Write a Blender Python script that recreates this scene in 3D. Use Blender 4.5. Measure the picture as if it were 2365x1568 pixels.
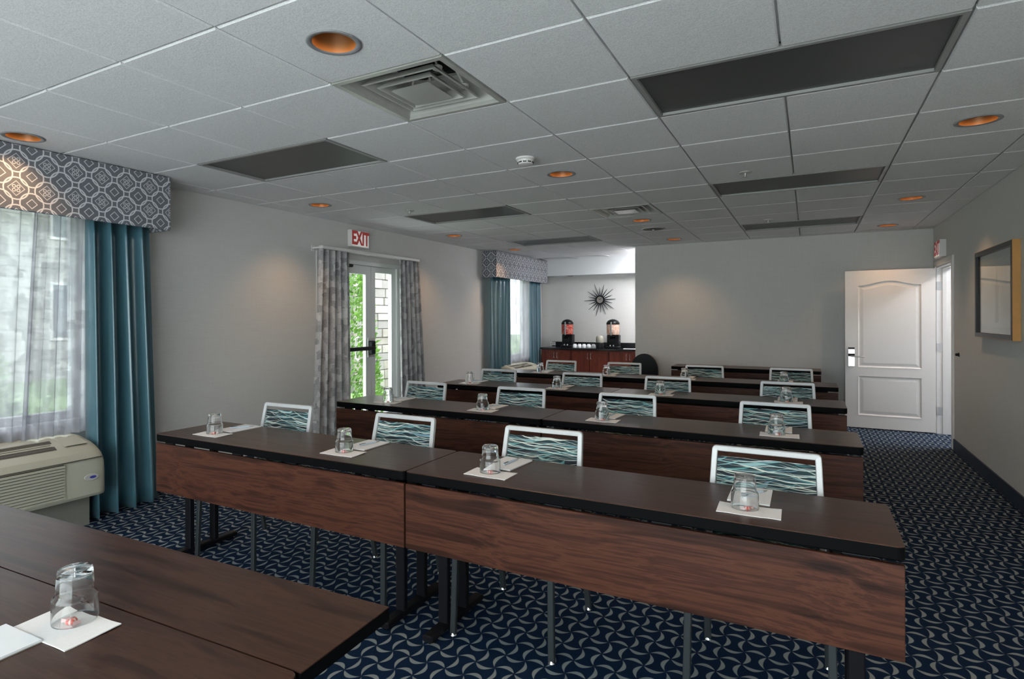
import bpy, math, random
from mathutils import Matrix, Vector
random.seed(7)
S = bpy.context.scene
for o in list(bpy.data.objects): bpy.data.objects.remove(o)
COL = S.collection
PI = math.pi

# ------------------------------------------------------------------ camera
T = 0.6096                      # ceiling module (2 ft)
CAMZ = 1.40
CEIL = 2.48
yaw, roll = 0.5089, -0.0028
fw = Vector((-math.sin(yaw), math.cos(yaw), 0))
r0 = Vector((math.cos(yaw), math.sin(yaw), 0)); u0 = Vector((0, 0, 1))
rr = r0*math.cos(roll) + u0*math.sin(roll); uu = -r0*math.sin(roll) + u0*math.cos(roll)
cam = bpy.data.cameras.new('camera'); camo = bpy.data.objects.new('camera', cam); COL.objects.link(camo)
cam.sensor_fit = 'HORIZONTAL'; cam.sensor_width = 36
cam.lens = 36*1367.87/2365
cam.shift_x = 77.78/2365; cam.shift_y = -50.01/2365
cam.clip_start = 0.05; cam.clip_end = 200
m = Matrix((( rr.x, uu.x, -fw.x, 0), (rr.y, uu.y, -fw.y, 0), (rr.z, uu.z, -fw.z, CAMZ), (0, 0, 0, 1)))
camo.matrix_world = m
S.camera = camo

# ------------------------------------------------------------------ world, exposure, daylight
S.view_settings.view_transform = 'Standard'; S.view_settings.look = 'None'
S.view_settings.gamma = 1; S.view_settings.use_curve_mapping = False
S.view_settings.exposure = 1.2
W = bpy.data.worlds.new('overcast_sky'); S.world = W; W.use_nodes = True
bg = W.node_tree.nodes['Background']; bg.inputs[0].default_value = (0.93, 0.965, 1.0, 1); bg.inputs[1].default_value = 3.5

def area(name, loc, rot, sx, sy, power, col=(1, 1, 1), portal=False):
    l = bpy.data.lights.new(name, 'AREA'); l.shape = 'RECTANGLE'; l.size = sx; l.size_y = sy
    l.energy = power; l.color = col
    if portal: l.cycles.is_portal = True
    o = bpy.data.objects.new(name, l); COL.objects.link(o); o.location = loc; o.rotation_euler = rot
    return o
# sky portals in the window openings (they only guide the sky's own light)
area('portal_window', (-4.78, 1.35, 1.44), (0, -PI/2, 0), 1.5, 2.0, 1, portal=True)
area('portal_door', (-4.78, 5.44, 1.05), (0, -PI/2, 0), 2.0, 1.4, 1, portal=True)
area('portal_window', (-4.78, 9.45, 1.44), (0, -PI/2, 0), 1.5, 1.5, 1, portal=True)
area('portal_window', (-1.1, -1.78, 1.26), (PI/2, 0, PI), 4.6, 2.36, 1, portal=True)  # portal of the added, unseen front glazing

# ------------------------------------------------------------------ node helper
class NT:
    def __init__(s, name):
        s.m = bpy.data.materials.new(name); s.m.use_nodes = True
        s.t = s.m.node_tree; s.n = s.t.nodes; s.l = s.t.links
        s.b = s.n['Principled BSDF']; s.out = s.n['Material Output']
    def put(s, sock, v):
        if isinstance(v, bpy.types.NodeSocket): s.l.new(v, sock)
        elif v is not None:
            if sock.type == 'RGBA' and not hasattr(v, '__len__'): v = (v, v, v, 1)
            elif sock.type == 'RGBA' and len(v) == 3: v = (*v, 1)
            sock.default_value = v
    def M(s, op, a, b=None, c=None):
        n = s.n.new('ShaderNodeMath'); n.operation = op
        s.put(n.inputs[0], a)
        if b is not None: s.put(n.inputs[1], b)
        if c is not None: s.put(n.inputs[2], c)
        return n.outputs[0]
    def coord(s, k='Object'):
        return s.n.new('ShaderNodeTexCoord').outputs[k]
    def pos(s): return s.n.new('ShaderNodeNewGeometry').outputs['Position']
    def xyz(s, v):
        n = s.n.new('ShaderNodeSeparateXYZ'); s.put(n.inputs[0], v); return n.outputs
    def vec(s, x=0., y=0., z=0.):
        n = s.n.new('ShaderNodeCombineXYZ'); s.put(n.inputs[0], x); s.put(n.inputs[1], y); s.put(n.inputs[2], z); return n.outputs[0]
    def map(s, v, sc=(1, 1, 1), loc=(0, 0, 0)):
        n = s.n.new('ShaderNodeMapping'); s.put(n.inputs[0], v); n.inputs['Scale'].default_value = sc; n.inputs['Location'].default_value = loc
        return n.outputs[0]
    def vadd(s, a, b):
        n = s.n.new('ShaderNodeVectorMath'); n.operation = 'ADD'; s.put(n.inputs[0], a); s.put(n.inputs[1], b); return n.outputs[0]
    def noise(s, v, sc=5, det=3, rough=.5, dist=0):
        n = s.n.new('ShaderNodeTexNoise'); s.put(n.inputs['Vector'], v); n.inputs['Scale'].default_value = sc
        n.inputs['Detail'].default_value = det; n.inputs['Roughness'].default_value = rough; n.inputs['Distortion'].default_value = dist
        return n.outputs['Fac']
    def ramp(s, f, stops, interp='LINEAR'):
        n = s.n.new('ShaderNodeValToRGB'); s.put(n.inputs[0], f); e = n.color_ramp.elements
        n.color_ramp.interpolation = interp
        while len(e) < len(stops): e.new(.5)
        for i, (p, c) in enumerate(stops):
            e[i].position = p
            if not hasattr(c, '__len__'): c = (c, c, c)
            e[i].color = (*c[:3], 1)
        return n.outputs[0]
    def mix(s, f, a, b, mode='MIX'):
        n = s.n.new('ShaderNodeMix'); n.data_type = 'RGBA'; n.blend_type = mode
        s.put(n.inputs[0], f); s.put(n.inputs[6], a); s.put(n.inputs[7], b); return n.outputs[2]
    def bump(s, h, st=.3, d=.01):
        n = s.n.new('ShaderNodeBump'); s.put(n.inputs['Height'], h); n.inputs['Strength'].default_value = st; n.inputs['Distance'].default_value = d
        s.l.new(n.outputs[0], s.b.inputs['Normal']); return n.outputs[0]
    def rnd(s): return s.n.new('ShaderNodeObjectInfo').outputs['Random']
    def set(s, **k):
        for a, v in k.items():
            s.put(s.b.inputs[a.replace('_', ' ').replace('ZZ', '')], v)
        return s
MATS = {}
def plain(name, col, rough=.5, metal=0., noise=.06, scale=40, **k):
    if name in MATS: return MATS[name]
    n = NT(name)
    f = n.noise(n.coord(), scale, 2)
    c = n.mix(f, tuple(x*(1-noise) for x in col), tuple(min(1, x*(1+noise)) for x in col))
    n.set(Base_Color=c, Roughness=rough, Metallic=metal, **k)
    MATS[name] = n.m; return n.m

# ------------------------------------------------------------------ materials
def mat_wall(name, col, col2):
    n = NT(name); p = n.pos()
    a = n.noise(n.map(p, (6, 6, 240)), 1.0, 3); b = n.noise(n.map(p, (150, 150, 8)), 1.0, 2)
    f = n.M('MULTIPLY_ADD', a, .6, n.M('MULTIPLY', b, .4))
    big = n.noise(p, 0.9, 2)
    c = n.mix(n.ramp(f, [(.3, 0), (.7, 1)]), col, col2)
    n.set(Base_Color=n.mix(n.M('MULTIPLY', big, .18), c, tuple(x*.85 for x in col)), Roughness=.75)
    n.bump(f, .12, .004); return n.m
M_WALL = mat_wall('wallpaper_linen', (.60, .585, .565), (.67, .655, .635))
M_WALLW = mat_wall('wall_white_paint', (.74, .75, .77), (.78, .79, .80))
def mat_tile():
    n = NT('acoustic_tile'); p = n.pos()
    v = n.noise(p, 180, 4, .7); w = n.noise(p, 60, 2)
    c = n.mix(n.ramp(v, [(.38, 0), (.56, 1)]), (.69, .685, .685), (.83, .825, .825))
    n.set(Base_Color=c, Roughness=.95); n.bump(n.M('ADD', v, n.M('MULTIPLY', w, .5)), .35, .004)
    return n.m
M_TILE = mat_tile()
M_TBAR = plain('grid_white_metal', (.62, .62, .60), .5, 0, .03)
M_PLENUM = plain('plenum_dark', (.08, .08, .08), .9)
M_BASE = plain('cove_base_navy', (.012, .03, .06), .55)
M_WHITE = plain('trim_white', (.74, .72, .70), .4, 0, .02)
M_DOOR = plain('door_warm_white', (.80, .77, .745), .38, 0, .02)
M_ALU = plain('door_frame_white', (.72, .74, .72), .4, 0, .02)
M_BLACK = plain('black_plastic', (.007, .007, .008), .35, Specular_IOR_Level=.25)
M_BLKMET = plain('black_metal', (.008, .008, .010), .45, 0., Specular_IOR_Level=.15)
M_EDGE = plain('black_edge_band', (.0032, .0036, .004), .55, Specular_IOR_Level=.05)
M_CHROME = plain('chrome', (.75, .75, .75), .14, 1.0, .02)
M_SILVER = plain('silver_painted_metal', (.60, .61, .62), .4, .15, .05, 60)
M_LEGSIL = plain('gunmetal_leg', (.035, .042, .046), .4, .2)
M_STEEL = plain('brushed_steel', (.55, .55, .55), .3, .9, .1, 100)
M_NAP = plain('paper_napkin', (.90, .88, .87), .9, 0, .04, 120)
M_PAPER = plain('paper_white', (.88, .89, .91), .8, 0, .02)
M_RED = plain('exit_red', (.72, .06, .05), .5)
M_PTAC = plain('ptac_beige', (.46, .44, .35), .45, 0, .03)
M_PTACD = plain('ptac_grille_dark', (.07, .06, .05), .6)
M_PTACB = plain('ptac_base_brown', (.20, .19, .165), .6)
M_BLUE = plain('logo_blue', (.05, .05, .30), .4)
M_GRANITE = plain('black_granite', (.012, .012, .014), .15, 0, .5, 300)
M_CHERRY = None
M_TROFF = None
def mat_wood(name, dark, mid, light, axis=0, sc=1.0, rough=.32, spec=.3):
    n = NT(name); c = n.coord(); r = n.rnd()
    off = n.vec(n.M('MULTIPLY', r, 37.), n.M('MULTIPLY', r, 11.), n.M('MULTIPLY', r, 5.))
    x = n.vadd(c, off)
    sv = [22*sc, 22*sc, 22*sc]; sv[axis] = .75*sc
    warp = n.noise(x, 1.4*sc, 2)
    wv = n.vadd(n.map(x, tuple(sv)), n.vec(n.M('MULTIPLY', warp, 3.0), n.M('MULTIPLY', warp, 3.0), n.M('MULTIPLY', warp, 3.0)))
    a = n.noise(wv, 1.1, 5, .62)
    sv2 = [130*sc]*3; sv2[axis] = 3*sc
    b = n.noise(n.map(x, tuple(sv2)), 1.0, 3, .6)
    f = n.M('MULTIPLY_ADD', a, .78, n.M('MULTIPLY', b, .22))
    col = n.ramp(f, [(.33, dark), (.45, mid), (.53, light), (.58, mid), (.68, light)])
    n.set(Base_Color=col, Roughness=n.M('MULTIPLY_ADD', b, .12, rough-.06), Specular_IOR_Level=spec)
    n.bump(f, .05, .002)
    return n.m
M_WOODTOP = mat_wood('walnut_laminate_top', (.021, .009, .0065), (.046, .0195, .013), (.074, .033, .021), rough=.31, spec=.36)
M_WOODPAN = mat_wood('walnut_laminate_panel', (.015, .0056, .004), (.050, .0178, .0112), (.098, .035, .0205), rough=.42, spec=.22)
M_CHERRY = mat_wood('cherry_cabinet', (.085, .016, .011), (.15, .030, .018), (.20, .045, .026), axis=2, rough=.3)
def mat_troffer():
    n = NT('troffer_lens_grey'); p = n.pos()
    v = n.noise(p, 260, 2, .6)
    n.set(Base_Color=n.mix(v, (.050, .052, .053), (.075, .077, .077)), Roughness=.42)
    n.bump(v, .2, .002); return n.m
M_TROFF = mat_troffer()
def mat_carpet():
    n = NT('carpet_pinwheel'); p = n.xyz(n.pos())
    u = n.M('DIVIDE', n.M('ADD', p[0], 1.532), .0862); v = n.M('DIVIDE', n.M('ADD', p[1], -2.2), .1005)
    wob = n.noise(n.pos(), 14, 1)
    def cres(a, b, sgn):
        i = n.M('FLOOR', a); t = n.M('SUBTRACT', a, i)
        j = n.M('ROUND', b); d = n.M('SUBTRACT', b, j)
        par = n.M('ABSOLUTE', n.M('MODULO', n.M('ADD', i, j), 2.0))
        s = n.M('MULTIPLY', n.M('SUBTRACT', 1.0, n.M('MULTIPLY', par, 2.0)), sgn)
        # t runs from the even node; skew so that the body is fat on one side
        tt = n.M('ADD', t, n.M('MULTIPLY', n.M('SUBTRACT', 0., 0.), 1.))
        arch = n.M('MULTIPLY', n.M('MULTIPLY', t, n.M('SUBTRACT', 1.0, t)), 4.0)
        cen = n.M('MULTIPLY', n.M('MULTIPLY', arch, s), .235)
        skew = n.M('MULTIPLY_ADD', n.M('SUBTRACT', t, .5), n.M('MULTIPLY', s, sgn*.65), 1.0)
        th = n.M('MULTIPLY', n.M('MULTIPLY', n.M('SUBTRACT', n.M('POWER', arch, .9), .16), .125), skew)
        g = n.M('SUBTRACT', th, n.M('ABSOLUTE', n.M('SUBTRACT', d, cen)))
        return n.M('MULTIPLY', n.M('ADD', g, .012), 28.0)
    k = n.M('MAXIMUM', cres(u, v, 1.0), cres(v, u, -1.0))
    k.node.use_clamp = True
    f1 = n.noise(n.pos(), 700, 2, .7); f2 = n.noise(n.pos(), 34, 2)
    base = n.mix(f1, (.0025, .011, .034), (.008, .032, .085))
    base = n.mix(n.M('MULTIPLY', f2, .6), base, (.004, .011, .026))
    cr = n.mix(f1, (.17, .205, .22), (.36, .40, .40))
    n.set(Base_Color=n.mix(k, base, cr), Roughness=.95)
    n.b.inputs['Specular IOR Level'].default_value = .1
    n.bump(n.M('MULTIPLY_ADD', f1, .8, n.M('MULTIPLY', k, .3)), .5, .004)
    return n.m
M_CARPET = mat_carpet()
def mat_fabric():
    n = NT('chair_strand_fabric'); p = n.xyz(n.coord()); r = n.rnd()
    x, z = p[0], p[2]
    col = n.mix(n.ramp(n.noise(n.map(n.coord(), (4, 4, 26)), 1, 2), [(.4, 0), (.6, 1)]), (.002, .007, .016), (.006, .036, .046))
    cols = [(.06, .20, .22), (.10, .30, .30), (.42, .52, .46), (.14, .28, .36), (.62, .66, .58), (.22, .44, .44), (.70, .72, .64), (.30, .50, .52), (.66, .70, .66)]
    fr = [22, 27, 31, 25, 36, 29, 41, 33, 47]; sl = [.9, -1.3, 1.6, -.7, .5, -1.9, 1.3, .2, -1.1]
    for k in range(9):
        ph = n.M('MULTIPLY_ADD', r, 23.0+7*k, 1.7*k)
        wv = n.M('SINE', n.M('MULTIPLY_ADD', x, 11+2.3*k, ph))
        wob = n.noise(n.vec(n.M('MULTIPLY_ADD', x, 3.4, ph), n.M('MULTIPLY', z, 9.0), float(k)), 1.6, 1)
        e = n.M('ADD', n.M('MULTIPLY', z, float(fr[k])), n.M('MULTIPLY', n.M('ADD', x, .3), sl[k]*2.4))
        e = n.M('ADD', e, n.M('MULTIPLY', wv, .16)); e = n.M('ADD', e, n.M('MULTIPLY', wob, 1.8)); e = n.M('ADD', e, ph)
        d = n.M('ABSOLUTE', n.M('SUBTRACT', n.M('FRACT', e), .5))
        w = n.M('MULTIPLY_ADD', wob, .30, -.105 if k in (0, 1, 3, 5) else -.10)
        mk = n.M('MULTIPLY', n.M('SUBTRACT', w, d), 26.0); mk.node.use_clamp = True
        col = n.mix(mk, col, cols[k])
    n.set(Base_Color=col, Roughness=.7)
    n.bump(n.noise(n.coord(), 500, 1), .15, .001)
    return n.m
M_FABRIC = mat_fabric()
M_SEAT = plain('seat_navy_fabric', (.012, .035, .055), .85, 0, .3, 200)
def mat_valance():
    n = NT('valance_trellis'); p = n.xyz(n.pos())
    P = .168
    w1 = n.noise(n.pos(), 300, 1)
    # take the run along whichever wall direction the face has
    run = n.M('ADD', n.M('ADD', p[1], -2.13), n.M('ADD', p[0], 4.24))
    u = n.M('DIVIDE', run, P); v = n.M('DIVIDE', n.M('ADD', p[2], -2.37), P)
    def cell(a, o): return n.M('SUBTRACT', n.M('FRACT', n.M('ADD', a, o)), .5)
    ua, va = cell(u, .5), cell(v, .5); ub, vb = cell(u, 0.), cell(v, 0.)
    def ln(d, w): 
        q = n.M('MULTIPLY', n.M('SUBTRACT', w, n.M('ABSOLUTE', d)), 60.0); q.node.use_clamp = True; return q
    def rad(a, b): return n.M('SQRT', n.M('ADD', n.M('MULTIPLY', a, a), n.M('MULTIPLY', b, b)))
    def dia(a, b): return n.M('ADD', n.M('ABSOLUTE', a), n.M('ABSOLUTE', b))
    def cheb(a, b): return n.M('ADD', n.M('MAXIMUM', n.M('ABSOLUTE', a), n.M('ABSOLUTE', b)), 0.)
    ra, rb = rad(ua, va), rad(ub, vb)
    L = [ln(n.M('SUBTRACT', ra, .40), .031), ln(n.M('SUBTRACT', rb, .385), .031),
         ln(n.M('SUBTRACT', dia(ub, vb), .175), .026), ln(n.M('SUBTRACT', rad(n.M('SUBTRACT', n.M('ABSOLUTE', ua), .07), n.M('SUBTRACT', n.M('ABSOLUTE', va), .07)), .05), .02),
         ln(n.M('SUBTRACT', dia(ua, va), .27), .022)]
    k = L[0]
    for q in L[1:]: k = n.M('MAXIMUM', k, q)
    n.set(Base_Color=n.mix(k, n.mix(w1, (.115, .122, .142), (.16, .167, .187)), n.mix(w1, (.56, .57, .60), (.70, .71, .74))), Roughness=.8)
    return n.m
M_VAL = mat_valance()
def mat_teal():
    n = NT('teal_satin_drape'); p = n.coord('Object')
    f = n.noise(n.map(n.pos(), (90, 90, 3)), 1, 3); g = n.noise(n.pos(), 2.2, 2)
    n.set(Base_Color=n.mix(f, (.045, .125, .165), (.075, .185, .235)), Roughness=.33, Sheen_Weight=.1, Specular_IOR_Level=1.0)
    n.b.inputs['Anisotropic'].default_value = .3
    n.bump(f, .1, .003); return n.m
M_TEAL = mat_teal()
def mat_print(name, sheer):
    n = NT(name); p = n.xyz(n.pos())
    run = n.M('ADD', p[0], p[1])
    q = n.vec(n.M('MULTIPLY', run, 15.0), n.M('MULTIPLY', p[2], 15.0), 0.)
    br = n.n.new('ShaderNodeTexVoronoi'); br.distance = 'CHEBYCHEV'; br.inputs['Scale'].default_value = 1.0; br.inputs['Randomness'].default_value = .8
    n.put(br.inputs['Vector'], q)
    cval = n.xyz(br.outputs['Color'])[0]
    fine = n.noise(n.vec(n.M('MULTIPLY', run, 40.), n.M('MULTIPLY', p[2], 160.), 0.), 1.0, 2)
    v = n.M('ADD', n.M('MULTIPLY', cval, .45), n.M('MULTIPLY', fine, .6))
    if not sheer:
        c = n.ramp(v, [(.25, (.30, .295, .31)), (.5, (.50, .49, .50)), (.72, (.66, .65, .65)), (.9, (.76, .745, .73))])
        n.set(Base_Color=c, Roughness=.8)
        tr = n.n.new('ShaderNodeBsdfTranslucent'); n.put(tr.inputs[0], c)
        mx = n.n.new('ShaderNodeMixShader'); mx.inputs[0].default_value = .22
        n.l.new(n.b.outputs[0], mx.inputs[1]); n.l.new(tr.outputs[0], mx.inputs[2]); n.l.new(mx.outputs[0], n.out.inputs[0])
    else:
        c = n.ramp(v, [(.2, (.42, .42, .45)), (.6, (.55, .55, .58)), (.9, (.64, .64, .67))])
        d = n.n.new('ShaderNodeBsdfDiffuse'); n.put(d.inputs[0], c)
        tr = n.n.new('ShaderNodeBsdfTranslucent'); n.put(tr.inputs[0], c)
        tp = n.n.new('ShaderNodeBsdfTransparent'); n.put(tp.inputs[0], (.92, .92, .95))
        m1 = n.n.new('ShaderNodeMixShader'); m1.inputs[0].default_value = .6
        n.l.new(d.outputs[0], m1.inputs[1]); n.l.new(tr.outputs[0], m1.inputs[2])
        m2 = n.n.new('ShaderNodeMixShader'); n.put(m2.inputs[0], n.ramp(v, [(.3, .36), (.8, .52)]))
        n.l.new(m1.outputs[0], m2.inputs[1]); n.l.new(tp.outputs[0], m2.inputs[2]); n.l.new(m2.outputs[0], n.out.inputs[0])
    return n.m
M_SHEER = mat_print('sheer_printed_voile', True)
M_PRINT = mat_print('grey_printed_drape', False)
def mat_pane():
    n = NT('window_pane_glass')
    tp = n.n.new('ShaderNodeBsdfTransparent'); tp.inputs[0].default_value = (.93, .96, .95, 1)
    gl = n.n.new('ShaderNodeBsdfGlossy'); gl.inputs['Roughness'].default_value = .02
    lw = n.n.new('ShaderNodeLayerWeight'); lw.inputs[0].default_value = .5
    fc = n.M('MULTIPLY_ADD', n.M('POWER', lw.outputs['Facing'], 5.0), .9, .03)
    mx = n.n.new('ShaderNodeMixShader'); n.l.new(fc, mx.inputs[0]); n.l.new(tp.outputs[0], mx.inputs[1]); n.l.new(gl.outputs[0], mx.inputs[2])
    n.l.new(mx.outputs[0], n.out.inputs[0]); return n.m
M_PANE = mat_pane()
def mat_glass():
    n = NT('tumbler_glass'); n.set(Base_Color=(.97, .98, .98), Roughness=.01, IOR=1.38); n.b.inputs['Transmission Weight'].default_value = 1
    return n.m
M_GLASS = mat_glass()
def emis(name, col, st):
    n = NT(name); n.set(Base_Color=col, Roughness=.5, Emission_Color=col, Emission_Strength=st); return n.m
M_AMBER = plain('amber_reflector', (.24, .10, .028), .42, .3, .06, 20)
M_BULB = emis('warm_lamp', (1.0, .55, .2), .35)
M_EXITF = emis('exit_face', (.85, .80, .78), .12)
M_LAMPW = emis('fluorescent_lens', (.95, .97, 1.0), 38.0)
M_CANDY = None
def mat_candy():
    n = NT('peppermint_candy'); p = n.xyz(n.coord())
    a = n.M('ARCTAN2', p[1], p[0]); s = n.M('SINE', n.M('MULTIPLY', a, 6.0))
    n.set(Base_Color=n.mix(n.ramp(s, [(.45, 0), (.55, 1)]), (.75, .12, .10), (.85, .66, .62)), Roughness=.3); return n.m
M_CANDY = mat_candy()
M_WINDOWED = plain('cellophane', (.78, .5, .48), .2)

# ------------------------------------------------------------------ geometry helper
class MB:
    def __init__(s): s.v = []; s.f = []; s.mi = []; s.cur = 0; s.sm = []; s.smooth = False
    def _f(s, idx): s.f.append(idx); s.mi.append(s.cur); s.sm.append(s.smooth)
    def box(s, x0, x1, y0, y1, z0, z1, bev=0):
        if bev: return s.rbox(x0, x1, y0, y1, z0, z1, bev)
        b = len(s.v)
        s.v += [(x0,y0,z0),(x1,y0,z0),(x1,y1,z0),(x0,y1,z0),(x0,y0,z1),(x1,y0,z1),(x1,y1,z1),(x0,y1,z1)]
        for q in ((3,2,1,0),(4,5,6,7),(0,1,5,4),(1,2,6,5),(2,3,7,6),(3,0,4,7)): s._f([b+i for i in q])
        return s
    def rbox(s, x0, x1, y0, y1, z0, z1, r):
        # box with chamfered top and bottom edges and chamfered vertical edges
        def ring(i, z): 
            a, b, c, d = x0+i, x1-i, y0+i, y1-i
            return [(a+r,c,z),(b-r,c,z),(b,c+r,z),(b,d-r,z),(b-r,d,z),(a+r,d,z),(a,d-r,z),(a,c+r,z)]
        return s.loft([ring(r, z0), ring(0, z0+r), ring(0, z1-r), ring(r, z1)], True, True)
    def loft(s, rings, cap0=True, cap1=True, closed=True):
        b = len(s.v); n = len(rings[0])
        for r in rings: s.v += list(r)
        for k in range(len(rings)-1):
            for i in range(n if closed else n-1):
                j = (i+1) % n
                s._f([b+k*n+i, b+k*n+j, b+(k+1)*n+j, b+(k+1)*n+i])
        if cap0: s._f([b+i for i in reversed(range(n))])
        if cap1: s._f([b+(len(rings)-1)*n+i for i in range(n)])
        return s
    def prism(s, pts, axis, a, b):
        # closed 2-D outline swept along an axis
        def P(p, t):
            if axis == 'x': return (t, p[0], p[1])
            if axis == 'y': return (p[0], t, p[1])
            return (p[0], p[1], t)
        return s.loft([[P(p, a) for p in pts], [P(p, b) for p in pts]])
    def tube(s, pts, r, n=8, flat=None):
        pts = [Vector(p) for p in pts]; rings = []
        up = Vector((0, 0, 1))
        for i, p in enumerate(pts):
            d = (pts[min(i+1, len(pts)-1)] - pts[max(i-1, 0)]).normalized()
            a = d.cross(up)
            if a.length < 1e-3: a = d.cross(Vector((1, 0, 0)))
            a.normalize(); c = a.cross(d).normalized()
            rad = r[i] if hasattr(r, '__len__') else r
            rings.append([tuple(p + a*rad*math.cos(2*PI*k/n) + c*rad*math.sin(2*PI*k/n)) for k in range(n)])
        return s.loft(rings)
    def lathe(s, prof, n=24, c=(0, 0, 0), cap0=False, cap1=False):
        return s.loft([[(c[0]+r*math.cos(2*PI*k/n), c[1]+r*math.sin(2*PI*k/n), c[2]+z) for k in range(n)] for r, z in prof], cap0, cap1)
    def build(s, name, mat, parent=None, loc=None, rz=0, smooth=False, angle=None):
        me = bpy.data.meshes.new(name); me.from_pydata([tuple(v) for v in s.v], [], s.f)
        mats = mat if isinstance(mat, (list, tuple)) else [mat]
        for q in mats: me.materials.append(q)
        if len(mats) > 1:
            for p, i in zip(me.polygons, s.mi): p.material_index = i
        if smooth or angle:
            for p in me.polygons: p.use_smooth = True
            if angle is not None: 
                try: me.set_sharp_from_angle(angle=angle)
                except Exception: pass
        me.validate(); me.update()
        o = bpy.data.objects.new(name, me); COL.objects.link(o)
        if parent: o.parent = parent
        if loc: o.location = loc
        if rz: o.rotation_euler[2] = rz
        return o
def tag(o, label=None, cat=None, group=None, kind=None):
    if label: o['label'] = label
    if cat: o['category'] = cat
    if group: o['group'] = group
    if kind: o['kind'] = kind
    return o
def empty(name, loc=(0, 0, 0), rz=0):
    o = bpy.data.objects.new(name, None); COL.objects.link(o); o.location = loc; o.rotation_euler[2] = rz; o.empty_display_size = .1
    return o
def struct(o): o['kind'] = 'structure'; return o
def copy_tree(o, parent=None):
    c = o.copy(); COL.objects.link(c); c.parent = parent
    for ch in list(KIDS.get(o.name, [])): copy_tree(ch, c)
    return c
KIDS = {}
def remember(o):
    for ch in [x for x in bpy.data.objects if x.parent == o]:
        KIDS.setdefault(o.name, []).append(ch); remember(ch)
def solidify(o, t):
    md = o.modifiers.new('thickness', 'SOLIDIFY'); md.thickness = t; md.offset = 0; return o

# ------------------------------------------------------------------ room shell
LX, RX, RY, FY, AY = -4.60, 1.335, 9.05, -1.6, 10.80     # left, right, rear, front walls and alcove back wall
TOPZ = 2.72
def wall_x(name, x0, x1, y0, y1, holes, mat):
    # wall slab whose faces are at x0, x1; holes = (ya, yb, za, zb)
    b = MB(); cuts = sorted(holes); y = y0
    for (a, c, za, zb) in cuts:
        b.box(x0, x1, y, a, 0, TOPZ)
        if za > 0: b.box(x0, x1, a, c, 0, za)
        b.box(x0, x1, a, c, zb, TOPZ); y = c
    b.box(x0, x1, y, y1, 0, TOPZ)
    return struct(b.build(name, mat))
def wall_y(name, y0, y1, x0, x1, holes, mat):
    b = MB(); x = x0
    for (a, c, za, zb) in sorted(holes):
        b.box(x, a, y0, y1, 0, TOPZ)
        if za > 0: b.box(a, c, y0, y1, 0, za)
        b.box(a, c, y0, y1, zb, TOPZ); x = c
    b.box(x, x1, y0, y1, 0, TOPZ)
    return struct(b.build(name, mat))
DOOR1 = (4.74, 6.14, 0, 2.07); WIN1 = (.35, 2.36, .69, 2.20); WIN2 = (8.75, 10.15, .69, 2.20); DOOR2 = (7.93, 8.87, 0, 2.0)
wall_x('wall_left', LX-.16, LX, FY-.16, AY+.16, [DOOR1, WIN1, WIN2], M_WALL)
wall_x('wall_right', RX, RX+.165, FY-.16, RY+.15, [DOOR2], M_WALL)
wall_y('wall_rear', RY, RY+.15, -2.31, RX, [], M_WALL)
wall_y('wall_alcove', AY, AY+.16, LX, .35, [], M_WALL)
wall_x('wall_alcove_right', .2, .35, RY+.15, AY, [], M_WALLW)
FILL_WIN = (-3.4, 1.2, .08, 2.44)  # invented opening behind the camera, added to brighten the room
wall_y('wall_front', FY-.16, FY, LX, RX, [FILL_WIN], M_WALL)
b = MB(); b.box(LX, .2, 10.5, AY, 2.19, TOPZ); struct(b.build('trim_1', M_WALLW))
# floor (carpet) runs on into the hall
b = MB(); b.box(LX-.16, 3.2, FY-.16, AY+.16, -.12, 0); struct(b.build('floor', M_CARPET))
# hall beyond the open door
b = MB(); b.box(3.0, 3.15, 6.6, 10.4, 0, TOPZ); b.box(RX+.165, 3.0, 6.45, 6.6, 0, TOPZ); b.box(RX+.165, 3.0, 10.4, 10.55, 0, TOPZ); struct(b.build('wall_hall', M_WALLW))
b = MB(); b.box(RX+.165, 3.15, 6.45, 10.55, 2.5, 2.6); struct(b.build('ceiling_hall', M_WALLW))

# baseboards (navy cove base)
def base(name, segs):
    b = MB()
    for s in segs: b.box(*s)
    return struct(b.build(name, M_BASE))
base('baseboard_left', [(LX, LX+.012, FY, 4.72, 0, .115), (LX, LX+.012, 6.18, AY, 0, .115)])
base('baseboard_right', [(RX-.012, RX, FY, 7.87, 0, .115), (RX-.012, RX, 8.93, RY, 0, .115)])
base('baseboard_rear', [(-2.31, RX-.02, RY-.012, RY, 0, .115), (-2.322, -2.31, RY-.012, RY+.15, 0, .115)])

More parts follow.
